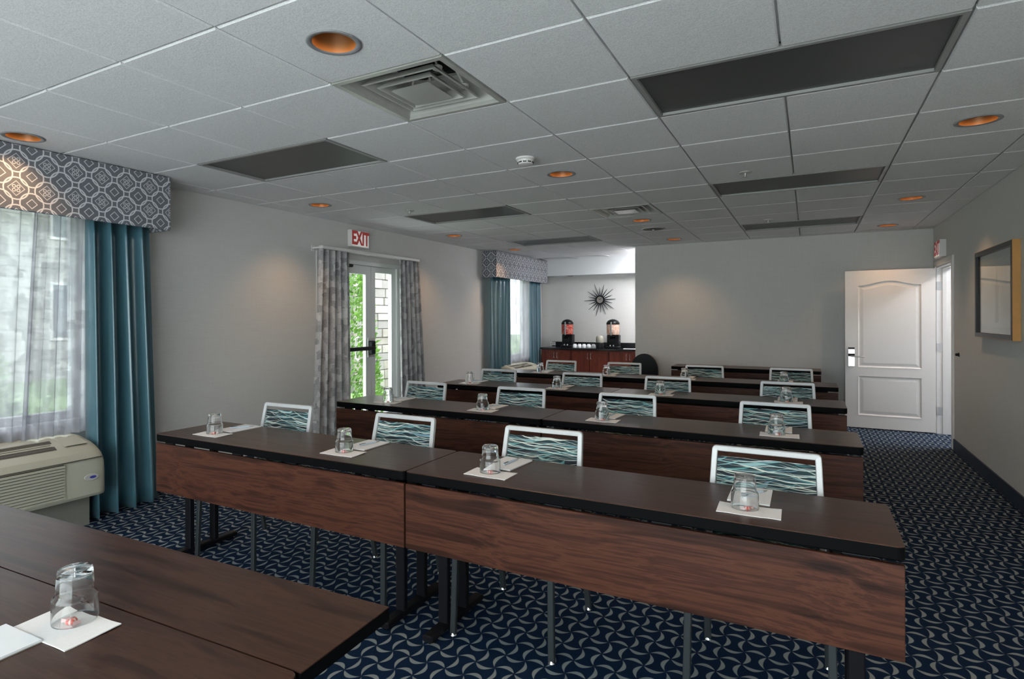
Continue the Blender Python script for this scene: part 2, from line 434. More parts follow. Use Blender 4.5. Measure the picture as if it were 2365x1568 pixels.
# ------------------------------------------------------------------ suspended ceiling
def L(i): return (i-2.16)*T
def R(j): return (j+2.3741)*T
b = MB(); b.box(LX-.16, RX+.165, FY-.16, AY+.16, TOPZ, TOPZ+.1)
ceil = struct(b.build('ceiling', M_PLENUM))
TROFF = [(-4, 2), (-4, 6), (-4, 10), (1, 2), (1, 6), (1, 10)]
VENTS = [(-1, 1), (-1, 7)]
CANS = [(i, j) for i in (-5, -1, 3) for j in (0, 4, 8, 11)]
g = .0045    # half gap between tile edges
def tile_mesh(x0, x1, y0, y1, hole=None):
    b = MB(); z0, z1, z2 = CEIL, CEIL+.006, CEIL+.02; c = .006
    cx, cy = (x0+x1)/2, (y0+y1)/2
    x0 -= cx; x1 -= cx; y0 -= cy; y1 -= cy
    def rect(i, z): return [(x0+i, y0+i, z-CEIL), (x1-i, y0+i, z-CEIL), (x1-i, y1-i, z-CEIL), (x0+i, y1-i, z-CEIL)]
    if hole is None:
        b.loft([rect(0, z2), rect(0, z1), rect(c, z0)], True, True)
    else:
        N = 32
        def sq(i, z):
            out = []
            for k in range(N):
                a = 2*PI*k/N; ca, sa = math.cos(a), math.sin(a); mx = max(abs(ca), abs(sa))
                out.append((ca/mx*(x1-i), sa/mx*(y1-i), z-CEIL))
            return out
        ci = [[(hole*math.cos(2*PI*k/N), hole*math.sin(2*PI*k/N), z-CEIL) for k in range(N)] for z in (z0, z2)]
        b.loft([sq(0, z2), sq(0, z1), sq(c, z0), ci[0], ci[1]], False, False)
    return b, (cx, cy)
proto = {}
def put_tile(x0, x1, y0, y1, hole=None):
    if x1-x0 < .03 or y1-y0 < .03: return
    key = (round(x1-x0, 3), round(y1-y0, 3), hole)
    if key in proto:
        o = proto[key].copy(); COL.objects.link(o); o.location = ((x0+x1)/2, (y0+y1)/2, CEIL)
    else:
        b, c = tile_mesh(x0, x1, y0, y1, hole); o = b.build('ceiling_tile', M_TILE, ceil, (c[0], c[1], CEIL)); proto[key] = o
for i in range(-5, 6):
    for j in range(-3, 14):
        if any(j == tj and ti <= i < ti+2 for ti, tj in TROFF) or (i, j) in VENTS: continue
        x0, x1, y0, y1 = max(L(i)+g, LX), min(L(i+1)-g, RX), R(j)+g, R(j+1)-g
        if x1 < LX or x0 > RX: continue
        lim = 10.5
        if L(i) >= -2.32 and True:
            if y0 < RY < y1: y1 = RY
            elif y0 >= RY and y0 < RY+.15: y0 = RY+.15
            if y0 >= RY and x1 > .2: x1 = min(x1, .2)
        y1 = min(y1, lim)
        put_tile(x0, x1, y0, y1, .088 if (i, j) in CANS else None)
# the partial column beside the left wall is one strip of cut tiles
for j in range(-3, 14): put_tile(LX, L(-5)-g, R(j)+g, min(R(j+1)-g, 10.5))
# grid tees
for i in range(-5, 6):
    x = L(i)
    if not (LX < x < RX): continue
    y1 = 10.5 if x < .2 else RY
    b = MB(); b.box(-.012, .012, R(-3), y1, CEIL+.0205, CEIL+.03); b.build('ceiling_runner', M_TBAR, ceil, (x, 0, 0))
for j in range(-3, 14):
    if R(j) > 10.5: continue
    b = MB(); b.box(LX, RX if R(j) < RY else .2, -.012, .012, CEIL+.0205, CEIL+.03); b.build('ceiling_tee', M_TBAR, ceil, (0, R(j), 0))
# wall angle trims
b = MB(); b.box(LX, LX+.02, FY, 10.5, CEIL+.004, CEIL+.02); b.box(RX-.02, RX, FY, RY, CEIL+.004, CEIL+.02); b.box(-2.31, RX, RY-.02, RY, CEIL+.004, CEIL+.02)
struct(b.build('trim_2', M_TBAR))

POSW = {(-4, 2): 'over the front row nearest the big window', (-4, 6): 'in the middle of the ceiling towards the glass exit door', (-4, 10): 'before the alcove in the far left ceiling',
        (1, 2): 'largest one, nearest the camera at upper right', (1, 6): 'in the middle of the right ceiling', (1, 10): 'far end of the right ceiling before the rear wall'}
for (i, j) in TROFF:
    x0, x1, y0, y1 = L(i), L(i+2), R(j), R(j+1)
    t = empty('ceiling_light', ((x0+x1)/2, (y0+y1)/2, CEIL))
    tag(t, 'switched-off grey fluorescent ceiling panel, ' + POSW[(i, j)], 'ceiling light', 'fluorescent ceiling panels')
    hx, hy = (x1-x0)/2, (y1-y0)/2; fwid = .028
    b = MB()
    for (a, c, d, e) in ((-hx+.006, hx-.006, -hy+.006, -hy+fwid), (-hx+.006, hx-.006, hy-fwid, hy-.006), (-hx+.006, -hx+fwid, -hy+fwid, hy-fwid), (hx-fwid, hx-.006, -hy+fwid, hy-fwid)):
        b.box(a, c, d, e, -.002, .03)
    b.build('frame', plain('troffer_frame', (.30, .30, .29), .45), t)
    b = MB(); b.box(-hx+fwid, hx-fwid, -hy+fwid, hy-fwid, .012, .02); b.build('lens', M_TROFF, t)
    b = MB(); b.box(-hx+.01, hx-.01, -hy+.01, hy-.01, .03, .13); b.build('housing', M_TBAR, t)

# air diffusers
M_VENT = plain('diffuser_metal', (.50, .50, .46), .3, .25, .08, 30)
for k, (i, j) in enumerate(VENTS):
    t = empty('air_vent', (L(i)+T/2, R(j)+T/2, CEIL)); h = T/2
    tag(t, ('square metal ceiling air diffuser nearest the camera', 'square metal ceiling air diffuser far down the room')[k], 'air vent', 'ceiling air diffusers')
    def sqr(hh, z): return [(-hh, -hh, z), (hh, -hh, z), (hh, hh, z), (-hh, hh, z)]
    b = MB()
    b.loft([sqr(h-.004, .02), sqr(h-.004, -.002), sqr(h-.03, -.002), sqr(h-.045, .012)], False, False); b.build('frame', M_VENT, t)
    b = MB(); b.loft([sqr(h-.045, .012), sqr(h-.12, .14), sqr(.14, .16)], False, False); b.build('back_pan', M_VENT, t)
    b = MB(); b.lathe([(.20, .145), (.15, .15), (.13, .19)], 28, cap1=True); b.build('duct_collar', M_BLACK, t)
    for q, (a, c, z) in enumerate(((.205, .172, .010), (.155, .122, .004))):
        b = MB(); b.loft([sqr(a, z), sqr(c, z+.034), sqr(c-.006, z+.034), sqr(a-.010, z-.002), sqr(a, z)], False, False); b.build('louver_ring', M_VENT, t)
    b = MB(); b.loft([sqr(.108, -.004), sqr(.03, .03), sqr(.0285, .035), sqr(.103, .002)], True, True); b.build('center_cone', M_VENT, t)
    for sx, sy in ((-.15, .12), (.15, -.1), (-.05, .15), (.15, .14)):
        b = MB(); b.lathe([(.022, 0), (.024, .012), (.012, .02)], 12, (sx, sy, .05), True, True); b.tube([(sx, sy, .06), (sx*.8, sy*.8, .13)], .006, 6)
        b.build('bracket', M_WHITE, t)

# recessed downlights
WX = {-5: 'by the left wall', -1: 'in the middle column', 3: 'by the right wall'}
WY = {0: 'nearest the camera', 4: 'second from the camera', 8: 'third from the camera', 11: 'farthest, before the rear wall'}
def downlight(x, y, z, label, power=10, s=1.0):
    t = empty('downlight', (x, y, z)); tag(t, label, 'downlight', 'recessed amber downlights')
    b = MB(); b.lathe([(.086*s, .004), (.106*s, -.001), (.108*s, -.004), (.100*s, -.006), (.084*s, -.003), (.083*s, .004)], 32); b.build('trim_ring', plain('downlight_trim', (.25, .25, .26), .4), t, smooth=True)
    b = MB(); b.lathe([(.084*s, -.003), (.078*s, .03), (.062*s, .085), (.045*s, .12)], 32); b.build('reflector', M_AMBER, t, smooth=True)
    b = MB(); b.lathe([(.046*s, .118), (.038*s, .104), (.018*s, .094), (.002, .092)], 20, cap1=True); b.build('lamp', M_BULB, t, smooth=True)
    l = bpy.data.lights.new('downlight_beam', 'SPOT'); l.energy = power; l.color = (1, .60, .30); l.spot_size = 1.9; l.spot_blend = .9; l.shadow_soft_size = .04
    o = bpy.data.objects.new('downlight_beam', l); COL.objects.link(o); o.parent = t; o.location = (0, 0, .05)
for (i, j) in CANS:
    downlight(L(i)+T/2, R(j)+T/2, CEIL, 'amber recessed downlight %s, %s' % (WX[i], WY[j]))

# smoke detector, speaker, sprinklers
t = empty('smoke_detector', (-1.672, 3.66, CEIL)); tag(t, 'white round smoke detector on the ceiling tiles', 'smoke detector')
b = MB(); b.lathe([(.002, 0), (.066, 0), (.066, -.012), (.058, -.016)], 28); b.build('base', M_WHITE, t, smooth=True, angle=.6)
b = MB(); b.lathe([(.058, -.014), (.055, -.03), (.045, -.044), (.020, -.05), (.002, -.05)], 28); b.build('cover', M_WHITE, t, smooth=True, angle=.6)
for k in range(10):
    a = 2*PI*k/10; b = MB(); b.box(-.003, .003, -.011, .011, -.012, 0); o = b.build('slot', M_BLACK, t, (.0515*math.cos(a), .0515*math.sin(a), -.024)); o.rotation_euler[2] = a
t = empty('ceiling_speaker', (-1.65, 7.34, CEIL)); tag(t, 'round grey ceiling speaker grille far down the room', 'speaker')
b = MB(); b.lathe([(.14, 0), (.142, -.006), (.13, -.009), (.125, -.005)], 32); b.build('ring', M_VENT, t, smooth=True)
b = MB(); b.lathe([(.127, -.005), (.06, -.011), (.002, -.012)], 32); b.build('grille', plain('speaker_grille', (.12, .13, .12), .6, 0, .5, 400), t, smooth=True)
b = MB(); b.lathe([(.012, -.02), (.014, -.01)], 12, cap0=True); b.build('center_cap', M_WHITE, t)
for (x, y, lb) in ((-3.50, 4.86, 'small round sprinkler cover in the left ceiling'), (-.41, 4.83, 'small round sprinkler cover before the middle right panel'), (-.39, 7.30, 'small round sprinkler cover before the far right panel')):
    t = empty('sprinkler', (x, y, CEIL)); tag(t, lb, 'sprinkler', 'ceiling sprinklers')
    b = MB(); b.lathe([(.045, 0), (.045, -.006), (.03, -.01), (.002, -.01)], 20); b.build('cover_plate', M_VENT, t, smooth=True, angle=.6)
    b = MB(); b.lathe([(.010, -.01), (.010, -.03), (.018, -.033), (.018, -.036), (.002, -.036)], 14); b.build('deflector', M_STEEL, t)

# ------------------------------------------------------------------ tables
TW, TD, TZ = 1.79, .457, .73
def round_rect(x0, x1, y0, y1, r, n=5):
    pts = []
    for cx, cy, a0 in ((x1-r, y0+r, -PI/2), (x1-r, y1-r, 0), (x0+r, y1-r, PI/2), (x0+r, y0+r, PI)):
        for k in range(n+1):
            a = a0 + PI/2*k/n; pts.append((cx+r*math.cos(a), cy+r*math.sin(a)))
    return pts
def ring(pts, z): return [(p[0], p[1], z) for p in pts]
def make_table(flip=False, panel=True):
    t = empty('training_table')
    hw, hd = TW/2-.002, TD/2
    b = MB(); o1 = round_rect(-hw, hw, -hd, hd, .022); o2 = round_rect(-hw+.0015, hw-.0015, -hd+.0015, hd-.0015, .021)
    b.loft([ring(o1, TZ-.003), ring(o1, TZ-.0012), ring(o2, TZ)]); top = b.build('tabletop', M_WOODTOP, t)
    b = MB(); o3 = round_rect(-hw-.0008, hw+.0008, -hd-.0015, hd+.0015, .0225); b.loft([ring(o2, TZ-.042), ring(o3, TZ-.038), ring(o3, TZ-.0028)]); b.build('edge_band', M_EDGE, t)
    if panel:
        if not flip:
            b = MB(); b.rbox(-hw+.002, hw-.002, -hd+.002, -hd+.02, .395, .676, .0015); b.build('modesty_panel', M_WOODPAN, t)
            for x in (-hw+.12, -.2, .2, hw-.12):
                b = MB(); b.box(x-.03, x+.03, -hd+.02, -hd+.026, .60, .69); b.box(x-.03, x+.03, -hd+.02, -hd+.07, .683, .689); b.tube([(x-.034, -hd+.012, .683), (x+.034, -hd+.012, .683)], .006, 8); b.build('hinge', M_BLKMET, t)
        else:
            b = MB(); o1 = [(-hw+.002, hd+.004), (hw-.002, hd+.004), (hw-.002, hd+.289), (-hw+.002, hd+.289)]
            b.loft([ring(o1, TZ-.004), ring(o1, TZ-.001)]); pn = b.build('modesty_panel', M_WOODTOP, t)
            b = MB(); o1 = [(-hw+.0015, hd+.0035), (hw-.0015, hd+.0035), (hw-.0015, hd+.2895), (-hw+.0015, hd+.2895)]; b.loft([ring(o1, TZ-.032), ring(o1, TZ-.0038)]); b.build('panel_edge', M_EDGE, pn)
            for x in (-hw+.12, -.2, .2, hw-.12):
                b = MB(); b.box(x-.03, x+.03, hd-.05, hd+.07, TZ-.05, TZ-.043); b.build('hinge', M_BLKMET, t)
    for sx in (-1, 1):
        x = sx*(hw-.115)
        b = MB(); b.rbox(x-.026, x+.026, -.23, .23, .012, .042, .006); b.build('foot', M_BLKMET, t)
        for y in (-.235+.175-.03, .075):
            b = MB(); b.rbox(x-.024, x+.024, y-.016, y+.016, .04, TZ-.042, .004); b.build('leg', M_BLKMET, t)
        b = MB(); b.box(x-.03, x+.03, -.17, .17, TZ-.056, TZ-.0415); b.build('leg_bracket', M_BLKMET, t)
        for y in (-.2, .2):
            b = MB(); b.lathe([(.016, 0), (.018, .006), (.010, .012)], 12, (x, y, 0), True, True); b.build('glide', M_CHROME, t)
    b = MB(); b.box(-hw+.12, hw-.12, -.015, .015, TZ-.085, TZ-.045); b.build('stretcher', M_BLKMET, t)
    return t
proto_t = make_table(); remember(proto_t)
ROWY = [2.10, 3.61, 5.095, 6.55]; X0, XS, X1 = -3.335, -1.545, .248
RN = ['front row', 'second row', 'third row', 'fourth row']
first = True
for k, y in enumerate(ROWY):
    for side in (0, 1):
        o = proto_t if first else copy_tree(proto_t); first = False
        o.location = ((X0+XS)/2 if side == 0 else (XS+X1)/2, y+TD/2, 0)
        tag(o, 'walnut training table with black edge, %s half of the %s' % (('left', 'right')[side], RN[k]), 'table', 'walnut training tables in rows')
o = copy_tree(proto_t); o.location = (-.76, 8.62, 0); tag(o, 'walnut training table standing alone against the rear wall', 'table', 'walnut training tables in rows')
ft = make_table(flip=True); ft.rotation_euler[2] = .041
ft.name = 'training_table.foreground'; ft.name = 'training_table'
ang = .041; ca, sa = math.cos(ang), math.sin(ang)
# right end of the seam sits at (-.838, .812)
ft.location = (-.838 - (TW/2)*ca + (TD/2)*sa, .812 - (TW/2)*sa - (TD/2)*ca, 0)
tag(ft, 'dark walnut table in the foreground with its front panel raised level with the top', 'table', 'walnut training tables in rows')

# ------------------------------------------------------------------ chairs
def make_chair():
    t = empty('stacking_chair')
    def bar(path, wx, wy, name, parent, mat):
        # flat bar swept along a path given as centre points (x, y, z); wx across, wy deep
        b = MB(); pts = [Vector(p) for p in path]; rings = []
        for i, p in enumerate(pts):
            d = (pts[min(i+1, len(pts)-1)]-pts[max(i-1, 0)]).normalized()
            yv = Vector((0, 1, 0)); yv = (yv - d*d.dot(yv)).normalized(); xv = d.cross(yv).normalized()
            c = .25
            q = []
            for (a, e) in ((-1, -1+c), (-1+c, -1), (1-c, -1), (1, -1+c), (1, 1-c), (1-c, 1), (-1+c, 1), (-1, 1-c)):
                q.append(tuple(p + xv*wx/2*a + yv*wy/2*e))
            rings.append(q)
        b.loft(rings); return b.build(name, mat, parent)
    # back frame: an upturned U that runs on into the rear legs
    zt, yt = .853, .255
    def back(z): # lean of the back
        return .165 + (z-.45)*(yt-.165)/(zt-.45)
    hwT, hwB = .192, .208
    def hx(z): return hwT + (hwB-hwT)*(zt-z)/(zt-.45)
    path = [(-hx(.44), back(.44), .44), (-hx(.6), back(.6), .6), (-hx(.80), back(.80), .80)]
    r = .006; zc = zt-.012
    for k in range(6):
        a = PI - PI/2*k/5; path.append((-hwT+r + r*math.cos(a) , back(zc-r+r*math.sin(a)), zc-r + r*math.sin(a)))
    path += [(-p[0], p[1], p[2]) for p in reversed(path)]
    bar(path, .023, .022, 'back_frame', t, M_SILVER)
    # upholstered back panel between the uprights
    b = MB(); b.smooth = True
    nz, nx = 9, 11
    front, rear = [], []
    z0, z1 = .475, .808
    for side, off in ((0, -.012), (1, .010)):
        grid = []
        for iz in range(nz):
            z = z0 + (z1-z0)*iz/(nz-1); row = []
            for ix in range(nx):
                f = -1+2*ix/(nx-1); w = hx(z)-.0125
                e = (1-abs(f)**6)*(1-abs(2*iz/(nz-1)-1)**8)
                row.append((f*w, back(z) + (off*e + .012*(1-f*f) if side == 0 else off*e + .012*(1-f*f)), z))
            grid.append(row)
        (front if side == 0 else rear).extend(grid)
    rings = []
    for iz in range(nz):
        rings.append(front[iz] + list(reversed(rear[iz])))
    b.loft(rings); bp = b.build('backrest', M_FABRIC, t, smooth=True, angle=1.0)
    # seat
    b = MB(); o = round_rect(-.215, .215, -.235, .185, .05)
    def sc(k): return [(p[0]*k, (p[1]+.025)*k-.025) for p in o]
    b.loft([ring(sc(.96), .425), ring(sc(1), .437), ring(sc(1), .462), ring(sc(.975), .476), ring(sc(.90), .482)]); b.build('seat', M_SEAT, t, smooth=True, angle=.7)
    b = MB()
    for (a, c, d, e) in ((-.222, -.198, -.235, .175), (.198, .222, -.235, .175), (-.198, .198, -.235, -.213), (-.198, .198, .15, .172)): b.box(a, c, d, e, .402, .424)
    b.build('seat_frame', M_LEGSIL, t)
    for sx in (-1, 1):
        l = bar([(sx*.222, -.225, .425), (sx*.226, -.232, .2), (sx*.230, -.238, .012)], .026, .022, 'leg', t, M_LEGSIL)
        b = MB(); b.lathe([(.014, 0), (.016, .006), (.012, .016), (.009, .02)], 12, (sx*.230, -.238, 0), True, True); b.build('glide', M_CHROME, l)
        l = bar([(sx*hx(.44), back(.44), .44), (sx*.215, .175, .40), (sx*.222, .225, .2), (sx*.226, .262, .012)], .026, .022, 'leg', t, M_LEGSIL)
        b = MB(); b.lathe([(.014, 0), (.016, .006), (.012, .016), (.009, .02)], 12, (sx*.226, .262, 0), True, True); b.build('glide', M_CHROME, l)
    return t
pc = make_chair(); remember(pc)
CX = [(-2.90, -1.99, -1.145, -.16), (-2.87, -1.965, -1.13, -.19), (-2.88, -1.955, -1.13, -.155), (-2.77, -1.95, -1.02, -.16)]
COFF = [.62, .62, .535, .60]
SN = ['leftmost', 'second from the left', 'third from the left', 'rightmost']
first = True
rz_j = [[.03, .0, .02, .0], [.0, .03, .03, .01], [.03, .02, .03, .02], [0, .03, .08, .03]]
for k in range(4):
    for q in range(4):
        o = pc if first else copy_tree(pc); first = False
        o.location = (CX[k][q], ROWY[k]+COFF[k]-.255, 0); o.rotation_euler[2] = rz_j[k][q]
        tag(o, 'silver chair with blue strand-patterned back, %s behind the %s' % (SN[q], RN[k]), 'chair', 'silver patterned chairs at the tables')

# ------------------------------------------------------------------ place settings
def make_glass():
    b = MB()
    out = [(.0445, 0), (.0455, .004), (.0447, .05), (.0435, .055), (.0385, .060), (.0375, .064), (.0345, .105), (.0335, .112), (.030, .1145), (.001, .1135)]
    inn = [(.001, .101), (.028, .1005), (.0315, .097), (.0350, .064), (.0360, .059), (.0415, .052), (.0425, .048), (.0428, .004), (.0436, .0005)]
    b.lathe(out+inn+[(.0445, 0)], 36); return b.build('glass_tumbler', M_GLASS, smooth=True, angle=.9)
def make_napkin():
    b = MB(); n = 13; m_ = 9; rnd = random.Random(3)
    g0, g1 = [], []
    for j in range(m_):
        for i in range(n):
            x = -.10+.20*i/(n-1); y = -.058+.116*j/(m_-1)
            h = .0022 + .0022*max(0, abs(x)/.1-.4) + .0012*math.sin(x*60+y*30)*(abs(x)/.1)**2
            g1.append((x, y, h+.0006)); g0.append((x, y, h-.0016))
    # keep underside on the table
    base_ = len(b.v); b.v += g0+g1; N = n*m_
    for j in range(m_-1):
        for i in range(n-1):
            a = j*n+i; b._f([N+a, N+a+1, N+a+n+1, N+a+n]); b._f([a, a+n, a+n+1, a+1])
    per = [i for i in range(n)] + [j*n+n-1 for j in range(1, m_)] + [(m_-1)*n+i for i in range(n-2, -1, -1)] + [j*n for j in range(m_-2, 0, -1)]
    for q in range(len(per)): a, c = per[q], per[(q+1) % len(per)]; b._f([a, c, N+c, N+a])
    return b.build('paper_napkin', M_NAP, smooth=True, angle=.8)
def make_pad():
    t = empty('notepad')
    b = MB(); b.box(-.07, .07, -.105, .105, 0, .0022); b.build('backing', plain('pad_card', (.35, .33, .30), .8), t)
    b = MB(); b.box(-.07, .07, -.105, .105, .0022, .0065); b.build('sheets', M_PAPER, t)
    return t
def make_pen():
    t = empty('ballpoint_pen')
    b = MB(); b.tube([(-.062, 0, .0048), (.045, 0, .0048)], .0045, 10); b.build('barrel', plain('pen_barrel', (.55, .66, .76), .3), t, smooth=True, angle=.7)
    b = MB(); b.tube([(.045, 0, .0048), (.062, 0, .0048), (.071, 0, .0048)], [.0045, .003, .001], 10); b.build('tip', M_STEEL, t, smooth=True, angle=.7)
    b = MB(); b.box(-.06, -.025, -.002, .002, .0092, .0105); b.box(-.062, -.056, -.002, .002, .007, .0105); b.build('clip', M_BLKMET, t)
    return t
def make_candy():
    t = empty('peppermint')
    b = MB(); b.lathe([(.001, .0), (.009, .0005), (.0115, .004), (.0115, .007), (.009, .0105), (.001, .011)], 20); b.build('candy', M_CANDY, t, smooth=True)
    for s_ in (-1, 1):
        b = MB(); b.loft([[(s_*.0105, -.002, .004), (s_*.0105, .002, .004), (s_*.0105, .002, .007), (s_*.0105, -.002, .007)], [(s_*.021, -.009, .002), (s_*.021, .009, .002), (s_*.021, .008, .010), (s_*.021, -.008, .009)]])
        b.build('wrapper_end', M_WINDOWED, t)
    return t
pg, pn_, pp, pe, pk = make_glass(), make_napkin(), make_pad(), make_pen(), make_candy()
for q in (pp, pe, pk): remember(q)
GX = [(-3.025, -2.035, -1.207, -.197), (-2.932, -2.072, -1.182, -.162), (-3.037, -2.084, -1.128, -.156), (-2.877, -2.048, -1.181, -.22)]
used = [False]
def place(x, y, rz, where, pad_dy=.255, pad_dx=.0, pen=True):
    def inst(p): 
        return p if not used[0] else copy_tree(p)
    o = inst(pn_); o.location = (x+.015, y-.025, TZ); o.rotation_euler[2] = rz; tag(o, 'white paper napkin under the glass %s' % where, 'napkin', 'paper napkins at the place settings')
    o = inst(pg); o.location = (x, y, TZ+.0032); o.rotation_euler[2] = x*7; tag(o, 'upturned clear glass tumbler %s' % where, 'glass', 'upturned tumblers at the place settings')
    o = inst(pk); o.location = (x+.008, y-.012, TZ+.0036); o.rotation_euler[2] = x*11; tag(o, 'red and white peppermint candy under the glass %s' % where, 'candy', 'peppermints under the glasses')
    px, py = x+.005+pad_dx, y+pad_dy-.09
    o = inst(pp); o.location = (px, py, TZ+.0003); o.rotation_euler[2] = rz*1.4-.02; tag(o, 'white notepad beside the glass %s' % where, 'notepad', 'notepads at the place settings')
    if pen:
        o = inst(pe); o.location = (px+.01, py+.01, TZ+.0070); o.rotation_euler[2] = 1.2+.3*math.sin(x*9); tag(o, 'light blue pen on the notepad %s' % where, 'pen', 'pens on the notepads')
    used[0] = True
for k in range(4):
    for q in range(4):
        place(GX[k][q], ROWY[k]+.165, .03*math.sin(q*2.3+k), '%s on the %s' % (SN[q], RN[k]))
place(-1.425, .712, .04, 'on the foreground table', pad_dy=-.10, pad_dx=-.035, pen=False)

# ------------------------------------------------------------------ windows and the glazed exit door in the left wall
def window(name, hole, mull, xin=LX, sign=-1):
    y0, y1, z0, z1 = hole
    b = MB(); xa, xb = LX-.12, LX-.07; w = .05
    b.box(xa, xb, y0, y0+w, z0, z1); b.box(xa, xb, y1-w, y1, z0, z1); b.box(xa, xb, y0+w, y1-w, z0, z0+w); b.box(xa, xb, y0+w, y1-w, z1-w, z1)
    o = struct(b.build(name, M_ALU))
    ys = [y0+w] + mull + [y1-w]
    for q in mull:
        b = MB(); b.box(xa, xb, q-.022, q+.022, z0+w, z1-w); b.build('mullion', M_ALU, o)
    for a, c in zip(ys[:-1], ys[1:]):
        b = MB(); b.box(LX-.098, LX-.092, a+.002, c-.002, z0+w, z1-w); b.build('pane', M_PANE, o)
    b = MB(); b.rbox(LX-.07, LX+.035, y0-.03, y1+.03, z0-.025, z0, .004); b.build('window_sill', M_WHITE, o)
    return o
window('window_1', WIN1, [1.0, 1.68])
window('window_2', WIN2, [9.45])
# invented glazing in the unseen front wall, added for extra daylight
b = MB(); x0, x1, z0, z1 = FILL_WIN; w = .05
b.box(x0, x0+w, FY-.12, FY-.07, z0, z1); b.box(x1-w, x1, FY-.12, FY-.07, z0, z1); b.box(x0+w, x1-w, FY-.12, FY-.07, z0, z0+w); b.box(x0+w, x1-w, FY-.12, FY-.07, z1-w, z1); [b.box(q-.025, q+.025, FY-.12, FY-.07, z0+w, z1-w) for q in (-2.25, -1.1, .05)]
o = struct(b.build('added_fill_window', M_ALU))
for a, c in ((x0+w, -2.275), (-2.225, -1.125), (-1.075, .025), (.075, x1-w)):
    b = MB(); b.box(a+.002, c-.002, FY-.098, FY-.092, z0+w, z1-w); b.build('pane', M_PANE, o)

# glazed exit door
y0, y1, _, z1 = DOOR1
b = MB(); xa, xb = LX-.13, LX+.012; w = .045
b.box(xa, xb, y0, y0+w, 0, z1); b.box(xa, xb, y1-w, y1, 0, z1); b.box(xa, xb, y0+w, y1-w, z1-w, z1); b.box(xa, xb, y0+w, y1-w, 0, .02)
d1 = struct(b.build('door_1', M_ALU))
def glazed(ya, yb, st, rt, rb, handle):
    b = MB(); xa, xb = LX-.06, LX-.015
    b.box(xa, xb, ya, ya+st, .025, z1-w-.004); b.box(xa, xb, yb-st, yb, .025, z1-w-.004); b.box(xa, xb, ya+st, yb-st, .025, .025+rb); b.box(xa, xb, ya+st, yb-st, z1-w-.004-rt, z1-w-.004)
    lf = b.build('leaf', M_ALU, d1)
    b = MB(); b.box(LX-.041, LX-.034, ya+st, yb-st, .025+rb, z1-w-.004-rt); b.build('pane', M_PANE, lf)
    return lf
lf = glazed(y0+w+.004, 5.612, .095, .10, .2, True)
glazed(5.618, y1-w-.004, .075, .065, .2, False)
b = MB(); b.rbox(LX+.035, LX+.075, 4.86, 5.60, 1.02, 1.065, .008); b.rbox(LX-.015, LX+.04, 4.86, 4.92, 1.015, 1.07, .005); b.build('panic_bar', M_BLKMET, lf)
b = MB(); b.rbox(LX-.015, LX+.06, 5.545, 5.615, .965, 1.13, .01); b.build('latch_case', M_BLKMET, lf)
b = MB(); b.rbox(LX-.015, LX+.004, 5.535, 5.66, .93, 1.16, .003); b.build('latch_plate', M_STEEL, lf)
b = MB(); b.tube([(LX-.06, 5.45, .90), (LX-.11, 5.45, .92), (LX-.11, 5.45, 1.16), (LX-.06, 5.45, 1.18)], .012, 8); b.build('pull_handle', M_WHITE, lf)
b = MB(); b.rbox(LX-.015, LX+.045, 5.0, 5.235, 1.985, 2.02, .008); b.build('door_closer', M_BLKMET, lf)
# inner casing
b = MB(); b.box(LX, LX+.014, y0-.055, y0, 0, z1+.055); b.box(LX, LX+.014, y1, y1+.055, 0, z1+.055); b.box(LX, LX+.014, y0, y1, z1, z1+.055); struct(b.build('trim_3', M_WALL))

# ------------------------------------------------------------------ drapes
def drape(name, yt, yb, z0, z1, x, amp, nf, mat, label, cat, group=None, seed=1, xb=0., th=.003, lining=None, nz=18, sharp=.35, hem=None, ampz=.35):
    rnd = random.Random(seed); ph = [rnd.uniform(-.9, .9) for _ in range(nf+2)]; am = [rnd.uniform(.55, 1.15) for _ in range(nf+2)]
    ny = nf*12+1; V = []
    for iz in range(nz):
        f = iz/(nz-1); z = z1 + (z0-z1)*f
        a0 = yt[0]+(yb[0]-yt[0])*f; a1 = yt[1]+(yb[1]-yt[1])*f
        for iy in range(ny):
            s_ = iy/(ny-1); u = s_*nf; k = min(int(u), nf-1); fr = u-k
            p = ph[k]*(1-fr)+ph[k+1]*fr; A = am[k]*(1-fr)+am[k+1]*fr
            w = math.sin(2*PI*u + p*(.4+f*.9)); w2 = math.sin(4*PI*u + 1.3*p)
            amp_ = amp*(1-ampz + ampz*(f**.6))
            dx = amp_*A*(w + sharp*w2) + xb*f
            dy = .25*(a1-a0)/nf*math.cos(2*PI*u + p)*.5
            h = hem(s_) if hem else 0
            V.append((x+dx, a0+(a1-a0)*s_+dy, z + h*f))
    b = MB(); b.v = V
    for iz in range(nz-1):
        for iy in range(ny-1):
            b._f([iz*ny+iy, iz*ny+iy+1, (iz+1)*ny+iy+1, (iz+1)*ny+iy])
    o = b.build(name, mat, smooth=True); solidify(o, th); tag(o, label, cat, group); return o
drape('teal_curtain', (2.27, 2.735), (2.27, 2.80), .012, 2.12, -4.41, .062, 4, M_TEAL, 'tall teal satin curtain beside the beige air conditioner', 'curtain', 'teal satin curtains', seed=4, xb=.035)
drape('sheer_curtain', (1.98, 2.32), (1.90, 2.30), .61, 2.12, -4.452, .022, 5, M_SHEER, 'grey printed sheer curtain over the big window at left', 'curtain', 'printed sheer curtains', seed=8, th=.0015, ampz=.2)
drape('sheer_curtain', (.36, 2.01), (.36, 1.95), .585, 2.12, -4.52, .022, 15, M_SHEER, 'grey printed sheer curtain running out of the frame at left', 'curtain', 'printed sheer curtains', seed=12, th=.0015, ampz=.2)
